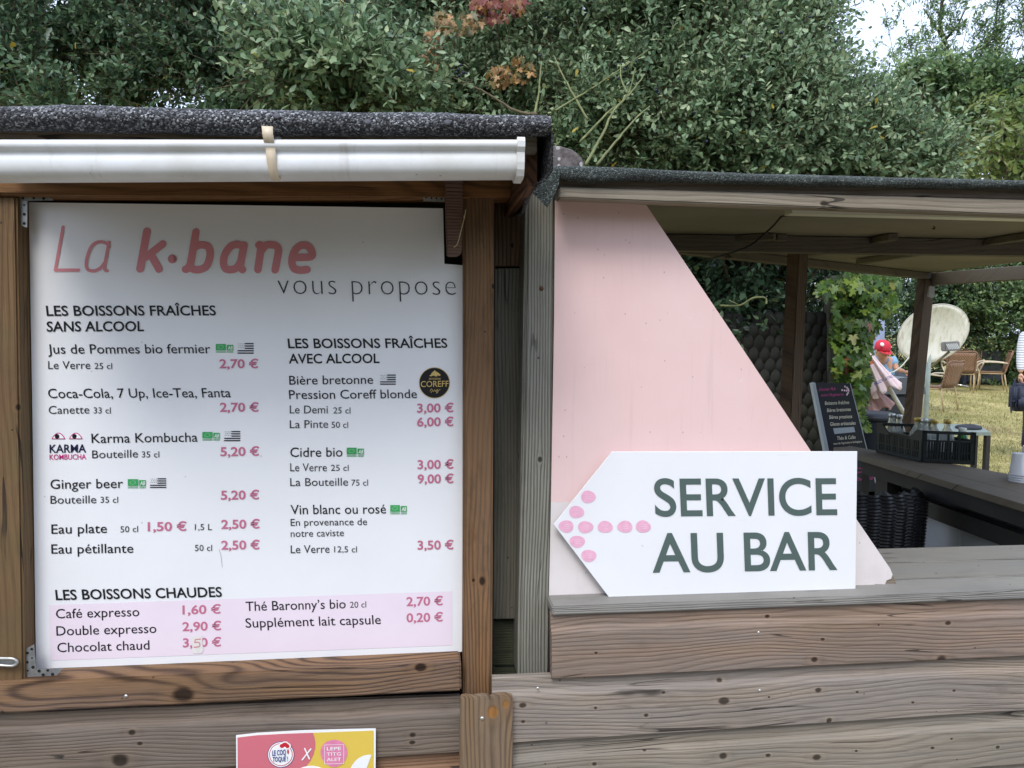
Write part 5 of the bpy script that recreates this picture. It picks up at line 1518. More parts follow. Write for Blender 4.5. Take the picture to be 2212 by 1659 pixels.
# ================================================================== CRATE, BOTTLES, CUPS
m_crate = plain('dark_green_plastic', srgb(16, 24, 23), .45, .45, var=.1)
O = G(*C6(725, 378), ZF + .001); E1 = G(*C6(1190, 400), ZF + .001) - O; E2 = G(*C6(330, 288), ZF + .001) - O
w1, w2 = E1.length, E2.length; e1 = E1.normalized()
e2 = Vector((-e1.y, e1.x, 0)); 
if e2.dot(E2) < 0: e2 = -e2
e2 = E2.normalized()
hC = 0.148
MC = Matrix((e1, e2, Vector((0, 0, 1)))).transposed().to_4x4(); MC.translation = O
cr = thing('bottle_crate', 'dark green plastic crate full of empty bottles on the far counter', 'crate', O)
def side(vertical_axis, length, at, low=False, nsl=16):
    bm = bmesh.new(); t = .006
    def bx(a0, a1, z0, z1, th=t):
        if vertical_axis == 1: box(bm, a0, a1, at, at + th, z0, z1, MC)
        else: box(bm, at, at + th, a0, a1, z0, z1, MC)
    bx(0, length, 0, .018); bx(0, length, hC - .014 if not low else hC - .05, hC if not low else hC - .036)
    bx(0, length, .098, .106); bx(0, length, .048, .052)
    bx(0, .02, .019, hC); bx(length - .02, length, .019, hC)
    for k in range(1, nsl):
        a = .02 + (length - .04) * k / nsl
        wd = .0045 if k % 4 else .009
        bx(a - wd / 2, a + wd / 2, .019, .100)
        if k % 4 == 0: bx(a - .003, a + .003, .100, hC - .01 if not low else hC - .045)
    bmesh.ops.recalc_face_normals(bm, faces=bm.faces)
    bm_obj('side_grid', bm, m_crate, cr)
side(1, w1, 0); side(1, w1, w2 - .006); side(0, w2, 0, True, 24); side(0, w2, w1 - .006, True, 24)
for q0, q1 in ((0, .09), (w2 - .09, w2)):
    bm = bmesh.new(); prism(bm, [MC @ Vector((-.001, a, z)) for a, z in (((q0, hC - .05), (q0, hC), (q0 + .035, hC), (q1, hC - .05)) if q0 == 0 else ((q0, hC - .05), (q1 - .035, hC), (q1, hC), (q1, hC - .05)))], e1 * .006)
    bmesh.ops.recalc_face_normals(bm, faces=bm.faces); bm_obj('raised_corner', bm, m_crate, cr)
bm = bmesh.new(); box(bm, 0, w1, 0, w2, 0.0, .004, MC); bm_obj('base', bm, m_crate, cr)
def glass(name, col, rough=.16):
    n = NT(name); n.fin(col, rough, .5)
    n.b.inputs['Transmission Weight'].default_value = .72; n.b.inputs['IOR'].default_value = 1.3
    return n.m
m_glass = glass('clear_glass', srgb(226, 232, 230)); m_gglass = glass('green_glass', srgb(40, 130, 64))
m_capg = plain('gold_cap', srgb(196, 168, 92), .35, .5, .5); m_caps = plain('silver_cap', srgb(196, 200, 200), .3, .5, .7); m_capw = plain('white_cap', srgb(214, 220, 214), .4)
m_lab = plain('bottle_label', srgb(226, 230, 238), .6)
def bottle(u, v, ztop, cap, gl, label, first=None, lab=True):
    top_ = G(u, v, ztop); h = ztop - (ZF + .006)
    t = thing('glass_bottle', label, 'bottle', (top_.x, top_.y, ZF + .006), random.uniform(0, 3), group='empty bottles in the crate')
    bm = bmesh.new()
    lathe(bm, [(.026, 0), (.031, .004), (.0315, .10 * h / .19), (.030, .115 * h / .19), (.020, .14 * h / .19), (.0135, .155 * h / .19), (.0125, .168 * h / .19), (.0125, h - .004)], 18)
    bm_obj('glass_body', bm, gl, t, world=False)
    bm = bmesh.new(); lathe(bm, [(.0165, h - .020), (.0168, h - .002), (.015, h)], 16)
    bm_obj('cap', bm, cap, t, world=False)
    if lab:
        bm = bmesh.new(); lathe(bm, [(.0316, .035), (.0319, .036), (.0319, .085), (.0316, .086)], 18)
        bm_obj('label', bm, m_lab, t, world=False)
    return t
for x, y, z, cp, gl, lb, la in ((942, 1157, 1.245, m_caps, m_glass, 'clear bottle with silver cap at the crate\'s far left end', True), (995, 1166, 1.24, m_caps, m_glass, 'clear bottle with white label, second from the left in the crate', True),
        (1130, 1187, 1.24, m_capg, m_glass, 'gold capped bottle at the left of the crate\'s right half', True), (1180, 1194, 1.24, m_caps, m_glass, 'silver capped bottle just right of the leftmost gold cap', False),
        (1212, 1196, 1.235, m_caps, m_glass, 'silver capped bottle half hidden beside another silver cap', False), (1250, 1200, 1.235, m_capg, m_glass, 'gold capped bottle in the middle of three gold caps', True),
        (1348, 1200, 1.245, m_capg, m_glass, 'widest looking gold capped bottle near the crate\'s front wall', True), (1457, 1262, 1.205, m_capw, m_gglass, 'green glass bottle with white cap at the crate\'s right end', False)):
    bottle(*C3(x, y), z, cp, gl, lb, lab=la)
m_cup = NT('frosted_cup'); m_cup.fin(srgb(224, 228, 236), .35, .5); m_cup.b.inputs['Transmission Weight'].default_value = .35; m_cup = m_cup.m
for (u, v, n_, lb) in ((2204, 1040, 4, 'frosted plastic cups stacked upside down at the right end of the far counter'), (2226, 1032, 6, 'taller stack of frosted cups just behind the first stack')):
    b = G(u, v, ZF + .001)
    t = thing('cup_stack', lb, 'cups', b, group='cup stacks on the far counter')
    for k in range(n_):
        bm = bmesh.new(); z0 = k * .009
        lathe(bm, [(.042, z0), (.0425, z0 + .004), (.040, z0 + .005), (.033, z0 + .085), (.031, z0 + .087)], 22)
        bm_obj('cup', bm, m_cup, t, world=False)

# ================================================================== BLACK RATTAN CHAIR at the far counter
m_rat = plain('black_rattan', (.012, .012, .015, 1), .45, .5)
rc = D(1860, 1100, 3.35)
ra = thing('rattan_armchair', 'black woven rattan tub chair between the arrow sign and the grey panels', 'armchair', (rc.x, rc.y, 0))
bm = bmesh.new()
nu, nv = 120, 210; rows_ = []
for j in range(nv):
    q = j / (nv - 1); z = .25 + .73 * q
    row = []
    for i in range(nu):
        t = math.pi * (1.06 + .86 * i / (nu - 1))
        rib = .006 * math.cos(i * 2 * math.pi / 10)
        wv = .0035 * math.sin(j * math.pi * .5 + (0 if math.cos(i * 2 * math.pi / 20) > 0 else math.pi))
        roll = .03 * max(0, q - .93) / .07
        rr_ = .24 + .03 * q + rib + wv - roll
        row.append(bm.verts.new((math.cos(t) * rr_, math.sin(t) * rr_ * .8, z - .05 * abs(i / (nu - 1) - .5) ** 2 * q)))
    rows_.append(row)
for j in range(nv - 1):
    for i in range(nu - 1):
        bm.faces.new((rows_[j][i], rows_[j][i + 1], rows_[j + 1][i + 1], rows_[j + 1][i]))
o = bm_obj('woven_back', bm, m_rat, ra, world=False)
s_ = o.modifiers.new('s', 'SOLIDIFY'); s_.thickness = .03; s_.offset = -1
bm = bmesh.new(); lathe(bm, [(.22, .40), (.23, .43), (.21, .45)], 24); bm_obj('seat', bm, m_rat, ra, world=False)
for sx in (-1, 1):
    for sy in (-1, 1):
        bm = bmesh.new(); tube(bm, [(sx * .19, sy * .19, 0), (sx * .2, sy * .2, .42)], .016, 8); bm_obj('leg', bm, m_rat, ra, world=False)

# ================================================================== THINGS ON THE LAWN
def gp(u, v):
    lo, hi = 2.0, 60.0
    for _ in range(40):
        m_ = (lo + hi) / 2; p = D(u, v, m_)
        if p.z > ground_h(p.x, p.y): lo = m_
        else: hi = m_
    p = D(u, v, lo); return Vector((p.x, p.y, ground_h(p.x, p.y)))
def gd(u, d):
    p = D(u, 850, d); return Vector((p.x, p.y, ground_h(p.x, p.y)))
# satellite dish
def dishmat():
    n = NT('weathered_dish'); o = n.obj()
    s = n.noise(n.vmath('MULTIPLY', o, (14, 14, 2.2)), 1.6, 5, .7)
    c = n.mix(n.step(s, .42, .72), srgb(248, 246, 236), srgb(206, 203, 178))
    c = n.mix(n.math('MULTIPLY', n.step(n.noise(o, 5.0, 4, .6), .5, .7), .4), c, srgb(222, 218, 196))
    return n.fin(c, .5, .4)
m_dish = dishmat(); m_dw = plain('white_dish_arm', srgb(206, 202, 190), .5, var=.1)
dd = 9.0
dc = D(2015.5, 721, dd); dg = gd(2001, dd)
ds = thing('satellite_dish', 'large weathered white satellite dish on a pale pole behind the corner post', 'satellite dish', dg)
sc_ = dd / F0
MD = Matrix.Translation(dc) @ Matrix.Rotation(R(-8), 4, 'Z') @ Matrix.Rotation(R(90 + 14), 4, 'X') @ Matrix.Rotation(R(20), 4, 'Z')
bm = bmesh.new(); a_, b_ = 75.5 * sc_, 63.5 * sc_
rings = []
for k in range(9):
    q = k / 8
    rings.append([bm.verts.new(MD @ Vector((a_ * q * math.cos(t), b_ * q * math.sin(t), -.07 * (1 - q * q) ))) for t in np.linspace(0, 2 * math.pi, 49)[:-1]] if k else [bm.verts.new(MD @ Vector((0, 0, -.07)))])
for i in range(48):
    bm.faces.new((rings[0][0], rings[1][i], rings[1][(i + 1) % 48])).smooth = True
    for k in range(1, 8):
        bm.faces.new((rings[k][i], rings[k + 1][i], rings[k + 1][(i + 1) % 48], rings[k][(i + 1) % 48])).smooth = True
bmesh.ops.recalc_face_normals(bm, faces=bm.faces)
o = bm_obj('reflector', bm, m_dish, ds); s_ = o.modifiers.new('s', 'SOLIDIFY'); s_.thickness = .008
bm = bmesh.new(); tube(bm, [MD @ Vector((a_ * math.cos(t), b_ * math.sin(t), .002)) for t in np.linspace(0, 2 * math.pi, 49)], .007, 6); bm_obj('rim', bm, m_dw, ds)
bm = bmesh.new(); tube(bm, [dg, D(2006, 782, dd + .12), D(2012, 720, dd + .15)], .028, 12); bm_obj('pole', bm, plain('pale_green_metal', srgb(168, 180, 176), .5, .4, .2), ds)
bm = bmesh.new(); tube(bm, [D(*C7(812, 1002), dd - .05), D(*C7(985, 858), dd - .55)], .014, 8); bm_obj('feed_arm', bm, plain('bronze_arm', srgb(150, 140, 116), .5), ds)
bxp = D(*C7(1006, 800), dd - .58)
MB_ = Matrix.Translation(bxp) @ Matrix.Rotation(R(-4), 4, 'Y')
bm = bmesh.new(); hw, hh = 17.5 * (dd - .58) / F0, 10 * (dd - .58) / F0
box(bm, -hw, hw, -.03, .05, -hh, hh, MB_); bev(bm, .01)
fb = bm_obj('feed_box', bm, plain('grey_box', srgb(150, 146, 142), .5), ds)
bm = bmesh.new()
for k in range(-4, 5):
    x = k * hw * .22
    if abs(x) < hw * .85:
        f = [(x - .006 - hh * .35, hh * .62), (x + .006 - hh * .35, hh * .62), (x + .006 + hh * .35, -hh * .62), (x - .006 + hh * .35, -hh * .62)]
        bm.faces.new([bm.verts.new(MB_ @ Vector((a, -.033, b))) for a, b in f])
bm_obj('white_stripes', bm, m_pwhite, fb)
bm = bmesh.new(); tube(bm, [D(*C7(482, 845), dd + .1), D(*C7(560, 846), dd + .1), D(*C7(640, 860), dd + .2)], .012, 8); bm_obj('side_pipe', bm, m_dw, ds)
bm = bmesh.new(); tube(bm, smooth_path([D(*C7(640, 860), dd), D(*C7(590, 905), dd - .1), D(*C7(520, 990), dd - .3), D(*C7(450, 1045), dd - .6), D(*C7(390, 1068), dd - .8)], 6), .007, 6); bm_obj('cable', bm, m_dw, ds)

# wicker chairs
m_wick = NT('brown_wicker'); o = m_wick.obj(); x, y, z = m_wick.sep(o)[:3]
chk = m_wick.n('ShaderNodeTexChecker'); m_wick.put(chk.inputs[0], o); chk.inputs[3].default_value = 42
m_wick.bump(chk.outputs[1], .6, .004)
m_wick = m_wick.fin(m_wick.mix(chk.outputs[1], srgb(112, 84, 66), srgb(150, 118, 94)), .6, .3)
m_cane = plain('pale_cane', srgb(176, 152, 112), .45, .4, var=.15, vs=12)
m_cream_arm = plain('cane_arm', srgb(200, 186, 160), .45, .4, var=.15, vs=12)
def wicker_chair(label, loc, rz, src=None):
    if src:
        r_ = src.copy(); COL.objects.link(r_); r_.location = loc; r_.rotation_euler = (0, 0, rz); r_['label'] = label
        for c in src.children:
            k = c.copy(); COL.objects.link(k); k.parent = r_
        return r_
    t = thing('wicker_chair', label, 'chair', loc, rz, group='wicker armchairs on the lawn')
    t.scale = (1.12, 1.12, 1.08)
    bm = bmesh.new(); box(bm, -.24, .24, -.24, .22, .415, .44); bev(bm, .01); bm_obj('seat', bm, m_wick, t, world=False)
    bm = bmesh.new()
    rws = []
    for j in range(7):
        z = .45 + .43 * j / 6; yy = .23 + .12 * (j / 6) ** 1.2
        rws.append([bm.verts.new((x_, yy + .05 * (1 - (x_ / .26) ** 2), z)) for x_ in np.linspace(-.25, .25, 9)])
    for j in range(6):
        for i in range(8): bm.faces.new((rws[j][i], rws[j][i + 1], rws[j + 1][i + 1], rws[j + 1][i]))
    o = bm_obj('backrest', bm, m_wick, t, True, world=False); s_ = o.modifiers.new('s', 'SOLIDIFY'); s_.thickness = .02
    bm = bmesh.new(); tube(bm, smooth_path([(-.26, .23, .40), (-.27, .30, .65), (-.26, .36, .89), (0, .41, .90), (.26, .36, .89), (.27, .30, .65), (.26, .23, .40)], 6), .014, 8); bm_obj('back_frame', bm, m_wick, t, world=False)
    for sx in (-1, 1):
        bm = bmesh.new(); tube(bm, [(sx * .26, -.26, 0), (sx * .25, -.23, .43)], .014, 8); bm_obj('leg', bm, m_cane, t, world=False)
        bm = bmesh.new(); tube(bm, [(sx * .25, .30, 0), (sx * .25, .23, .43)], .014, 8); bm_obj('leg', bm, m_cane, t, world=False)
        bm = bmesh.new(); tube(bm, smooth_path([(sx * .25, -.23, .43), (sx * .30, -.28, .56), (sx * .32, -.18, .65), (sx * .31, .05, .66), (sx * .28, .28, .64)], 6), .016, 8); bm_obj('arm', bm, m_cream_arm, t, world=False)
    bm = bmesh.new(); tube(bm, [(-.25, -.24, .40), (.25, -.24, .40), (.25, .24, .40), (-.25, .24, .40), (-.25, -.24, .40)], .012, 8); bm_obj('seat_frame', bm, m_cane, t, world=False)
    return t
w_c = wicker_chair('wicker chair with its back to the bar, centre of the lawn seats', gp(*C3(1424, 998)), R(150))
wicker_chair('wicker chair seen from the side with a pale looping arm, rightmost on the lawn', gp(*C3(1650, 992)), R(-122), w_c)
wicker_chair('wicker chair just right of the dish pole, nearest of the lawn chairs', gp(*C3(1245, 1130)), R(-152), w_c)
wicker_chair('wicker chair across the round table, mostly hidden by the centre chair', gd(2086, 19.8), R(-36), w_c)
# round cafe table
tt = gp(*C3(1385, 965)); ct = thing('cafe_table', 'round brown cafe table with a shiny chrome cross foot among the wicker chairs', 'table', tt)
bm = bmesh.new(); lathe(bm, [(.38, .70), (.40, .705), (.40, .725), (.38, .73)], 28); bm_obj('table_top', bm, m_wick, ct, world=False)
m_chr = plain('chrome', srgb(210, 212, 212), .2, .5, .9)
bm = bmesh.new(); tube(bm, [(0, 0, .05), (0, 0, .70)], .03, 10); bm_obj('column', bm, m_chr, ct, world=False)
for k in range(4):
    t = math.pi / 4 + k * math.pi / 2 + .3
    bm = bmesh.new(); tube(bm, [(0, 0, .07), (math.cos(t) * .2, math.sin(t) * .2, .05), (math.cos(t) * .36, math.sin(t) * .36, .02)], [.025, .022, .016], 8); bm_obj('foot', bm, m_chr, ct, world=False)
# dark lounge seats
m_sofa = plain('dark_grey_rattan', srgb(92, 96, 108), .7, var=.2, vs=30)
def lounge(label, loc, rz, w_):
    t = thing('lounge_chair', label, 'chair', loc, rz, group='dark lounge chairs at the back of the lawn')
    bm = bmesh.new(); box(bm, -w_ / 2, w_ / 2, -.35, .3, .08, .36); bev(bm, .02); bm_obj('seat', bm, m_sofa, t, world=False)
    bm = bmesh.new(); box(bm, -w_ / 2, w_ / 2, .30, .42, .08, .92); bev(bm, .02)
    for v in bm.verts: v.co.y += max(0, v.co.z - .4) * .2
    bm_obj('backrest', bm, m_sofa, t, world=False)
    for sx in (-1, 1):
        bm = bmesh.new(); x0 = sx * w_ / 2; box(bm, min(x0, x0 + sx * .1), max(x0, x0 + sx * .1), -.35, .42, .0, .60); bev(bm, .02); bm_obj('arm', bm, m_sofa, t, world=False)
    return t
lounge('wide dark grey lounge chair behind the centre wicker chair', gd(2118, 21.0), R(150), .78)
lounge('dark grey lounge chair further right, behind the looping arm chair', gd(2168, 21.2), R(140), .55)
lo = gd(1938, 13)
lc = thing('metal_chair', 'dark chair with bright metal arms behind the boy in the red cap', 'chair', lo, R(-60))
bm = bmesh.new(); box(bm, -.26, .26, -.26, .26, .42, .46); bm_obj('seat', bm, m_sofa, lc, world=False)
bm = bmesh.new(); box(bm, -.26, .26, .24, .27, .5, .92); bm_obj('backrest', bm, m_sofa, lc, world=False)
for sx in (-1, 1):
    bm = bmesh.new(); tube(bm, smooth_path([(sx * .29, -.27, 0), (sx * .29, -.27, .62), (sx * .29, -.2, .68), (sx * .29, .2, .68), (sx * .29, .27, .62), (sx * .29, .3, 0)], 4), .014, 8); bm_obj('arm', bm, m_chr, lc, world=False)
# grey table with folded black item
zt = .74
tl_ = [G(1985, 914, zt), G(2112, 917, zt), G(2140, 934, zt), G(1985, 932, zt)]
gt = thing('garden_table', 'grey green topped garden table just beyond the bottle crate', 'table', at_z(tl_[3], 0))
bm = bmesh.new(); prism(bm, tl_, Vector((0, 0, -.03))); bmesh.ops.recalc_face_normals(bm, faces=bm.faces); bm_obj('table_top', bm, plain('grey_green_top', srgb(126, 138, 132), .35, .5), gt)
for p in tl_:
    c_ = sum(tl_, Vector()) / 4; p = p.lerp(c_, .08)
    bm = bmesh.new(); box(bm, p.x - .02, p.x + .02, p.y - .02, p.y + .02, 0, zt - .03); bm_obj('leg', bm, m_blk, gt)
bm = bmesh.new()
oc = G(2092, 926, zt)
bmesh.ops.create_uvsphere(bm, u_segments=20, v_segments=10, radius=1, matrix=Matrix.Translation(oc + Vector((0, 0, .012))) @ Matrix.Diagonal((.12, .10, .03, 1)))
for v in bm.verts: v.co.z = max(v.co.z, zt + .001) + (.006 * mnoise.noise(v.co * 20) if v.co.z > zt + .01 else 0)
tag(bm_obj('folded_bag', bm, plain('dark_grey_cloth', srgb(52, 54, 62), .8), None, True), 'flat dark grey bag lying on the grey green table', 'bag')
# barbecue
bb = gd(1925, 6.9)
bq = thing('barbecue', 'black covered barbecue with a grey lid in front of the boy', 'barbecue', bb)
m_bbq = plain('barbecue_black', srgb(40, 42, 48), .5, .4); m_lid = plain('barbecue_lid', srgb(84, 88, 94), .4, .5)
zl = D(1930, 850, 6.9).z; ztp = D(1930, 812, 6.9).z
bm = bmesh.new(); box(bm, -.17, .17, -.2, .2, .12, zl - bb.z); bev(bm, .015); bm_obj('body', bm, m_bbq, bq, world=False)
bm = bmesh.new()
prism(bm, [Vector((math.cos(t) * .18, -.22, zl - bb.z + .002 + math.sin(t) ** .7 * (ztp - zl))) for t in np.linspace(0.02, math.pi - .02, 14)], Vector((0, .44, 0))); bmesh.ops.recalc_face_normals(bm, faces=bm.faces)
bm_obj('lid', bm, m_lid, bq, world=False)
for sx in (-1, 1):
    bm = bmesh.new(); tube(bm, [(sx * .12, -.26, .06), (sx * .12, -.2, .06)], .06, 12); bm_obj('wheel', bm, m_bbq, bq, world=False)
    bm = bmesh.new(); box(bm, sx * .12 - .015, sx * .12 + .015, -.02, .02, 0, .12); bm_obj('leg', bm, m_bbq, bq, world=False)
bn = gd(1888, 5.5)
bt = thing('litter_bin', 'dark blue black round bin below the furled pink parasol', 'bin', bn)
hb = D(1888, 890, 5.5).z - bn.z
bm = bmesh.new(); lathe(bm, [(.13, 0), (.15, .02), (.165, hb - .06), (.165, hb - .05)], 20); bm_obj('body', bm, plain('bin_plastic', srgb(30, 36, 46), .5), bt, world=False)
bm = bmesh.new(); lathe(bm, [(.175, hb - .05), (.175, hb - .02), (.12, hb)], 20); bm_obj('lid', bm, plain('bin_lid', srgb(36, 42, 52), .5), bt, world=False)
# furled parasols
def parasol(name, label, tip, hem, end, d, mats, rt_, rh, mat_pole, seed=0, drop=None):
    A, B, E_ = D(*tip, d), D(*hem, d), D(*end, d)
    ax = (B - A).normalized(); s1_ = ax.cross(Vector((0, 1, 0))).normalized(); s2_ = ax.cross(s1_)
    t = thing(name, label, 'parasol', E_)
    bm = bmesh.new(); L_ = (B - A).length; rg = []
    for k in range(17):
        q = k / 16
        r0_ = rt_ + (rh - rt_) * q ** 1.25
        row = []
        for i in range(72):
            th = 2 * math.pi * i / 72
            rr_ = r0_ * (.82 + .14 * math.cos(7 * th + seed + q * 1.5) + .05 * math.cos(15 * th) + .08 * math.sin(3 * th + q * 4 + seed))
            ln = L_ * q * (1 + (.05 * math.cos(5 * th + seed) + .05 * math.sin(2 * th)) * q ** 3)
            row.append(bm.verts.new(A + ax * ln + (s1_ * math.cos(th) + s2_ * math.sin(th)) * rr_))
        rg.append(row)
    for k in range(16):
        for i in range(72):
            f = bm.faces.new((rg[k][i], rg[k][(i + 1) % 72], rg[k + 1][(i + 1) % 72], rg[k + 1][i])); f.smooth = True
            f.material_index = 1 if 4 <= k < 7 and len(mats) > 1 and i % 72 > 20 else 0
    cn = bm_obj('canopy', bm, list(mats), t); s_ = cn.modifiers.new('s', 'SOLIDIFY'); s_.thickness = .004
    bm = bmesh.new(); tube(bm, [A - ax * .04, E_], .017, 10); bm_obj('pole', bm, mat_pole, t)
    return t, A, ax, s1_
m_pcl = plain('pale_pink_cloth', srgb(226, 204, 206), .8, var=.08, vs=8); m_por = plain('orange_cloth', srgb(214, 122, 96), .8); m_wp = plain('white_pole', srgb(222, 222, 220), .4)
A_, E__ = D(*C3(735, 640), 6.2), D(*C3(1030, 1140), 6.2)
gz = E__ + (E__ - A_) * ((E__.z - .0) / (A_.z - E__.z))
pz, pA, pax, ps1 = parasol('furled_parasol', 'furled pale pink parasol with blue lettering leaning against the barbecue', C3(722, 640), C3(905, 985), C3(1035, 1160), 6.2, (m_pcl, m_por), .02, .125, m_wp, 1.0)
bm = bmesh.new(); tube(bm, [D(*C3(1030, 1150), 6.2), gz], .017, 8); bm_obj('pole_foot', bm, m_wp, pz)
text(pz, 'BREIZH ATAO', *C3(815, 955), *C3(955, 893), 6.5, 0, m_fblue, .015, proj=lambda u, v: D(u, v, 6.2 - .15))
bm = bmesh.new()
for (x0, y0), (x1, y1), w_ in (((900, 960), (1000, 1020), .10), ((800, 1000), (870, 1140), .11)):
    pass
bm.free()
m_psh = plain('dull_pink_cloth', srgb(176, 140, 136), .85, var=.12, vs=9)
parasol('furled_parasol', 'second furled parasol in dull pink, behind and below the lettered one', C3(700, 860), C3(830, 1130), C3(900, 1280), 6.35, (m_psh,), .03, .14, m_wp, 2.2)
m_pbl = plain('pale_blue_cloth', srgb(150, 160, 190), .85, var=.1, vs=9)
b1 = gd(1893, 11); 
ub = D(*C3(828, 500), 11)
pt_ = thing('furled_parasol', 'furled pale blue parasol standing upright behind the boy', 'parasol', b1)
bm = bmesh.new(); lathe(bm, [(.02, 0), (.10, .04), (.12, .5), (.13, 1.0), (.12, 1.05)], 16, Matrix.Translation(Vector((ub.x, ub.y, ub.z + .35))) @ Matrix.Scale(-1, 4, (0, 0, 1)))
for v in bm.verts:
    an = math.atan2(v.co.y - ub.y, v.co.x - ub.x); k = 1 + .12 * math.cos(6 * an); v.co.x = ub.x + (v.co.x - ub.x) * k; v.co.y = ub.y + (v.co.y - ub.y) * k
bmesh.ops.recalc_face_normals(bm, faces=bm.faces); bm_obj('canopy', bm, m_pbl, pt_)
bm = bmesh.new(); tube(bm, [(ub.x, ub.y, b1.z), (ub.x, ub.y, ub.z - .5)], .02, 8); bm_obj('pole', bm, m_wp, pt_)
bm = bmesh.new(); lathe(bm, [(.22, 0), (.22, .05), (.05, .07)], 16, Matrix.Translation((ub.x, ub.y, b1.z))); bm_obj('base', bm, m_blk, pt_)

# ================================================================== PEOPLE
m_skin = NT('skin'); m_skin.fin(srgb(206, 158, 132), .5, .4); m_skin.b.inputs['Subsurface Weight'].default_value = .05; m_skin = m_skin.m
m_hair = plain('brown_hair', srgb(70, 50, 36), .6)
def skinfig(name, verts, edges, radii, mat, parent, lev=2):
    me = bpy.data.meshes.new(name); me.from_pydata([tuple(v) for v in verts], edges, [])
    o = link(name, me, mat, parent)
    md = o.modifiers.new('skin', 'SKIN'); md.use_smooth_shade = True
    for i, r_ in enumerate(radii):
        sv = me.skin_vertices[0].data[i]; sv.radius = (r_, r_) if not isinstance(r_, tuple) else r_; sv.use_root = (i == 0)
    sb = o.modifiers.new('sub', 'SUBSURF'); sb.levels = lev; sb.render_levels = lev
    return o
def head(parent, c, fwd, r=.088):
    f = fwd.normalized(); rx = f.cross(Vector((0, 0, 1))).normalized(); uz = rx.cross(f)
    Mh = Matrix((rx, f, uz)).transposed().to_4x4(); Mh.translation = c
    bm = bmesh.new(); bmesh.ops.create_uvsphere(bm, u_segments=20, v_segments=14, radius=1, matrix=Mh @ Matrix.Diagonal((r * .88, r * 1.02, r * 1.2, 1)))
    for f_ in bm.faces: f_.smooth = True
    bmesh.ops.create_uvsphere(bm, u_segments=8, v_segments=6, radius=1, matrix=Mh @ Matrix.Translation((0, r * 1.02, -.12 * r)) @ Matrix.Diagonal((.13 * r, .2 * r, .2 * r, 1)))
    for sx in (-1, 1):
        bmesh.ops.create_uvsphere(bm, u_segments=8, v_segments=6, radius=1, matrix=Mh @ Matrix.Translation((sx * r * .9, 0, -.05 * r)) @ Matrix.Diagonal((.1 * r, .2 * r, .28 * r, 1)))
    bm_obj('head', bm, m_skin, parent)
    bm = bmesh.new()
    for sx in (-1, 1):
        bmesh.ops.create_uvsphere(bm, u_segments=8, v_segments=6, radius=.10 * r, matrix=Mh @ Matrix.Translation((sx * r * .35, r * .93, .08 * r)))
    bm_obj('eyes', bm, m_black, parent)
    bm = bmesh.new(); box(bm, -.25 * r, .25 * r, r * .9, r * .98, -.5 * r, -.44 * r, Mh); bm_obj('mouth', bm, m_fcr, parent)
    return Mh
def hand(parent, w, dirv, side_, mat=m_skin, s=1.0):
    """palm with four bent fingers and a thumb, rooted at the wrist"""
    d = dirv.normalized(); sd_ = side_.normalized(); dn = d.cross(sd_).normalized()
    vs, es, rs = [w, w + d * .04 * s, w + d * .075 * s], [(0, 1), (1, 2)], [.018 * s, (.030 * s, .014 * s), .026 * s]
    for k in range(4):
        b = w + d * .08 * s + sd_ * (k - 1.5) * .019 * s; l = (.030, .036, .033, .025)[k] * s
        i = len(vs); vs += [b, b + d * l + dn * .006, b + d * l * 1.6 + dn * .022 * s, b + d * l * 1.7 + dn * .04 * s]; es += [(2, i), (i, i + 1), (i + 1, i + 2), (i + 2, i + 3)]; rs += [.009 * s, .0085 * s, .008 * s, .007 * s]
    i = len(vs); vs += [w + d * .03 * s - sd_ * .03 * s, w + d * .06 * s - sd_ * .045 * s + dn * .012, w + d * .08 * s - sd_ * .04 * s + dn * .028]; es += [(1, i), (i, i + 1), (i + 1, i + 2)]; rs += [.011 * s, .010 * s, .008 * s]
    skinfig('hand', vs, es, rs, mat, parent, 1)
# boy in the red cap
bd = 9.0
def Bp(u, v, dd_=0.0): return D(u, v, bd + dd_)
bg_ = gd(1908, bd)
boy = thing('person', 'boy in a red cap and light blue T-shirt bending over behind the barbecue', 'person', bg_)
pel = Bp(1908, 838, .1); chest = Bp(1909, 792, .02); neck = Bp(1906, 774, -.03); hd = Bp(1906, 757, -.08)
shR, shL = Bp(1931, 779, 0), Bp(1893, 780, .05); elR, haR = Bp(1936, 798, -.06), Bp(1954, 802, -.16); elL, haL = Bp(1886, 802, -.08), Bp(1900, 815, -.2)
hipR, hipL = pel + Vector((.07, 0, -.04)), pel + Vector((-.07, 0, -.04))
kR, kL = Vector((hipR.x + .02, hipR.y - .03, bg_.z + .42)), Vector((hipL.x - .02, hipL.y - .03, bg_.z + .42))
aR, aL = Vector((kR.x, kR.y + .03, bg_.z + .07)), Vector((kL.x, kL.y + .03, bg_.z + .07))
skinfig('body', [pel, chest, neck, hd - Vector((0, 0, .03)), shR, elR, haR, shL, elL, haL, hipR, kR, aR, hipL, kL, aL],
        [(0, 1), (1, 2), (2, 3), (1, 4), (4, 5), (5, 6), (1, 7), (7, 8), (8, 9), (0, 10), (10, 11), (11, 12), (0, 13), (13, 14), (14, 15)],
        [.095, .10, .042, .05, .045, .032, .022, .045, .032, .022, .07, .05, .035, .07, .05, .035], m_skin, boy)
m_tee = plain('light_blue_cotton', srgb(136, 180, 216), .85, var=.06, vs=10)
skinfig('t_shirt', [pel + Vector((0, 0, .02)), chest, neck - Vector((0, 0, .035)), shR, shR.lerp(elR, .62), shL, shL.lerp(elL, .62)], [(0, 1), (1, 2), (1, 3), (3, 4), (1, 5), (5, 6)], [(.14, .11), (.15, .115), .068, .072, .066, .072, .066], m_tee, boy)
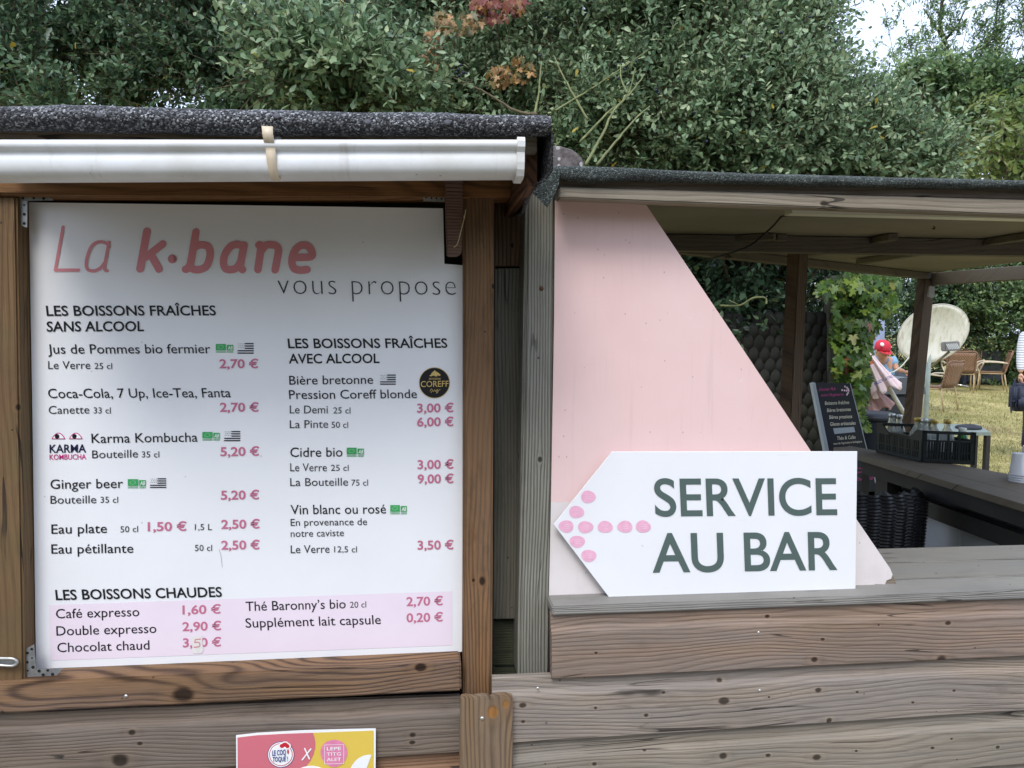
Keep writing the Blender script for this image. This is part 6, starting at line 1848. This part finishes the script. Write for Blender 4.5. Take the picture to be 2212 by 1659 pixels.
skinfig('shorts', [pel, hipR, hipR.lerp(kR, .8), hipL, hipL.lerp(kL, .8)], [(0, 1), (1, 2), (0, 3), (3, 4)], [.12, .09, .08, .09, .08], m_sofa, boy)
hand(boy, haR, (haR - elR), Vector((0, -.3, 1)), s=.85); hand(boy, haL, (haL - elL), Vector((0, -.3, 1)), s=.85)
Mh = head(boy, hd, Vector((.05, -1, -.30)), .084)
bm = bmesh.new(); lathe(bm, [(.083, -.02), (.086, .02), (.080, .055), (.055, .088), (.02, .10), (.002, .102)], 22, Mh @ Matrix.Translation((0, -.008, .022)) @ Matrix.Diagonal((.98, 1.12, 1, 1)))
m_cap = plain('red_cap_cloth', srgb(212, 58, 78), .8, var=.06, vs=20)
cpo = bm_obj('cap', bm, m_cap, boy)
bm = bmesh.new()
vt = []
for q in range(13):
    t = math.pi * q / 12
    vt.append((math.cos(t) * .075, .05 + math.sin(t) * .085, .01 - .012 * math.sin(t)))
f1_ = [bm.verts.new(Mh @ Vector(p)) for p in vt]; bm.faces.new(f1_)
br = bm_obj('brim', bm, m_cap, cpo); s_ = br.modifiers.new('s', 'SOLIDIFY'); s_.thickness = .005
bm = bmesh.new()
cbp = D(1905.5, 744, bd - .19)
lathe(bm, [(.024, 0), (.022, .004), (.001, .006)], 18, Matrix.Translation(cbp) @ Matrix.Rotation(R(75), 4, 'X'))
bm_obj('cap_badge', bm, m_pwhite, cpo)
# person at the right edge with a backpack
pd = 10.0
pg = gd(2240, pd)
per = thing('person', 'person in a striped long sleeved top at the right edge, mostly out of view', 'person', pg)
px_ = D(2243, 800, pd)
P3 = lambda dx, dy, z: Vector((px_.x + dx, px_.y + dy, pg.z + z))
n = NT('striped_jersey'); z = n.sep(n.obj())[2]
st = n.math('GREATER_THAN', n.math('SINE', n.math('MULTIPLY', z, 200.0)), .55)
m_str = n.fin(n.mix(st, srgb(222, 222, 226), srgb(150, 154, 164)), .85, .2)
sh_ = D(2212, 726, pd); el_ = D(2206, 772, pd - .03); ha_ = D(2205, 806, pd - .08)
shz = sh_.z - pg.z
skinfig('body', [P3(0, 0, .86), P3(0, 0, shz - .08), P3(0, 0, shz + .08), P3(0, -.02, shz + .16), sh_, el_, ha_, P3(.19, 0, shz - .02), P3(.22, 0, shz - .3), P3(.2, -.05, shz - .52),
                 P3(-.08, 0, .82), P3(-.09, -.02, .45), P3(-.09, .02, .07), P3(.08, 0, .82), P3(.09, -.02, .45), P3(.09, .02, .07)],
        [(0, 1), (1, 2), (2, 3), (1, 4), (4, 5), (5, 6), (1, 7), (7, 8), (8, 9), (0, 10), (10, 11), (11, 12), (0, 13), (13, 14), (14, 15)],
        [.12, .13, .05, .055, .055, .038, .026, .055, .038, .026, .085, .06, .04, .085, .06, .04], m_skin, per)
skinfig('striped_top', [P3(0, 0, .86), P3(0, 0, shz - .08), P3(0, 0, shz + .05), sh_, el_, el_.lerp(ha_, .93), P3(.19, 0, shz - .02), P3(.22, 0, shz - .3), P3(.2, -.05, shz - .5)],
        [(0, 1), (1, 2), (1, 3), (3, 4), (4, 5), (1, 6), (6, 7), (7, 8)], [(.15, .12), (.16, .13), .07, .075, .06, .045, .075, .06, .045], m_str, per)
skinfig('trousers', [P3(0, 0, .86), P3(-.08, 0, .8), P3(-.09, -.02, .45), P3(-.09, .02, .12), P3(.08, 0, .8), P3(.09, -.02, .45), P3(.09, .02, .12)], [(0, 1), (1, 2), (2, 3), (0, 4), (4, 5), (5, 6)], [.14, .105, .085, .07, .105, .085, .07], m_navy, per)
hand(per, ha_, Vector((-.1, -.1, -1)), Vector((0, 1, 0)))
Mh2 = head(per, P3(0, -.02, shz + .25), Vector((-.6, -.8, 0)), .098)
bm = bmesh.new(); lathe(bm, [(.099, -.03), (.104, .03), (.09, .08), (.05, .115), (.002, .125)], 20, Mh2 @ Matrix.Translation((0, -.025, .012))); bm_obj('hair', bm, m_hair, per)
for sx in (-.09, .09):
    bm = bmesh.new(); box(bm, px_.x + sx - .045, px_.x + sx + .045, px_.y - .18, px_.y + .07, pg.z, pg.z + .08); bev(bm, .02); bm_obj('shoe', bm, m_blk, per)
bpk = thing('backpack', 'navy backpack hanging from the hand of the person at the right edge', 'backpack', D(2203, 890, pd - .1))
m_bp = plain('navy_nylon', srgb(34, 40, 60), .6, .4, var=.15, vs=12)
bcn = D(2204, 856, pd - .1)
bm = bmesh.new(); box(bm, -.13, .16, -.09, .09, -.19, .17, Matrix.Translation(bcn)); bev(bm, .05, 4); bm_obj('bag', bm, m_bp, bpk, True)
bm = bmesh.new(); box(bm, -.10, .13, -.13, -.06, -.17, .0, Matrix.Translation(bcn)); bev(bm, .03, 3); bm_obj('front_pocket', bm, m_bp, bpk, True)
bm = bmesh.new(); box(bm, .04, .09, -.135, -.13, -.12, -.04, Matrix.Translation(bcn)); bm_obj('teal_patch', bm, plain('teal_patch', srgb(40, 150, 150), .6), bpk)
bm = bmesh.new(); tube(bm, smooth_path([bcn + Vector((-.02, 0, .16)), ha_ + Vector((0, 0, -.09)), bcn + Vector((.08, 0, .16))], 6), .009, 6); bm_obj('top_handle', bm, m_bp, bpk)
for a, b in (((1640, 1200), (1612, 1470)), ((1668, 1360), (1676, 1440))):
    bm = bmesh.new(); tube(bm, smooth_path([D(*C7(*a), pd - .15), D(*C7((a[0] + b[0]) / 2 - 15, (a[1] + b[1]) / 2), pd - .15), D(*C7(*b), pd - .15)], 5), .010, 6); bm_obj('strap', bm, m_bp, bpk)
bm = bmesh.new(); tube(bm, smooth_path([D(*C7(1655, 1130), pd - .15), D(*C7(1612, 1270), pd - .15), D(*C7(1618, 1350), pd - .15), D(*C7(1650, 1350), pd - .15)], 6), .012, 6); bm_obj('strap', bm, m_bp, bpk)
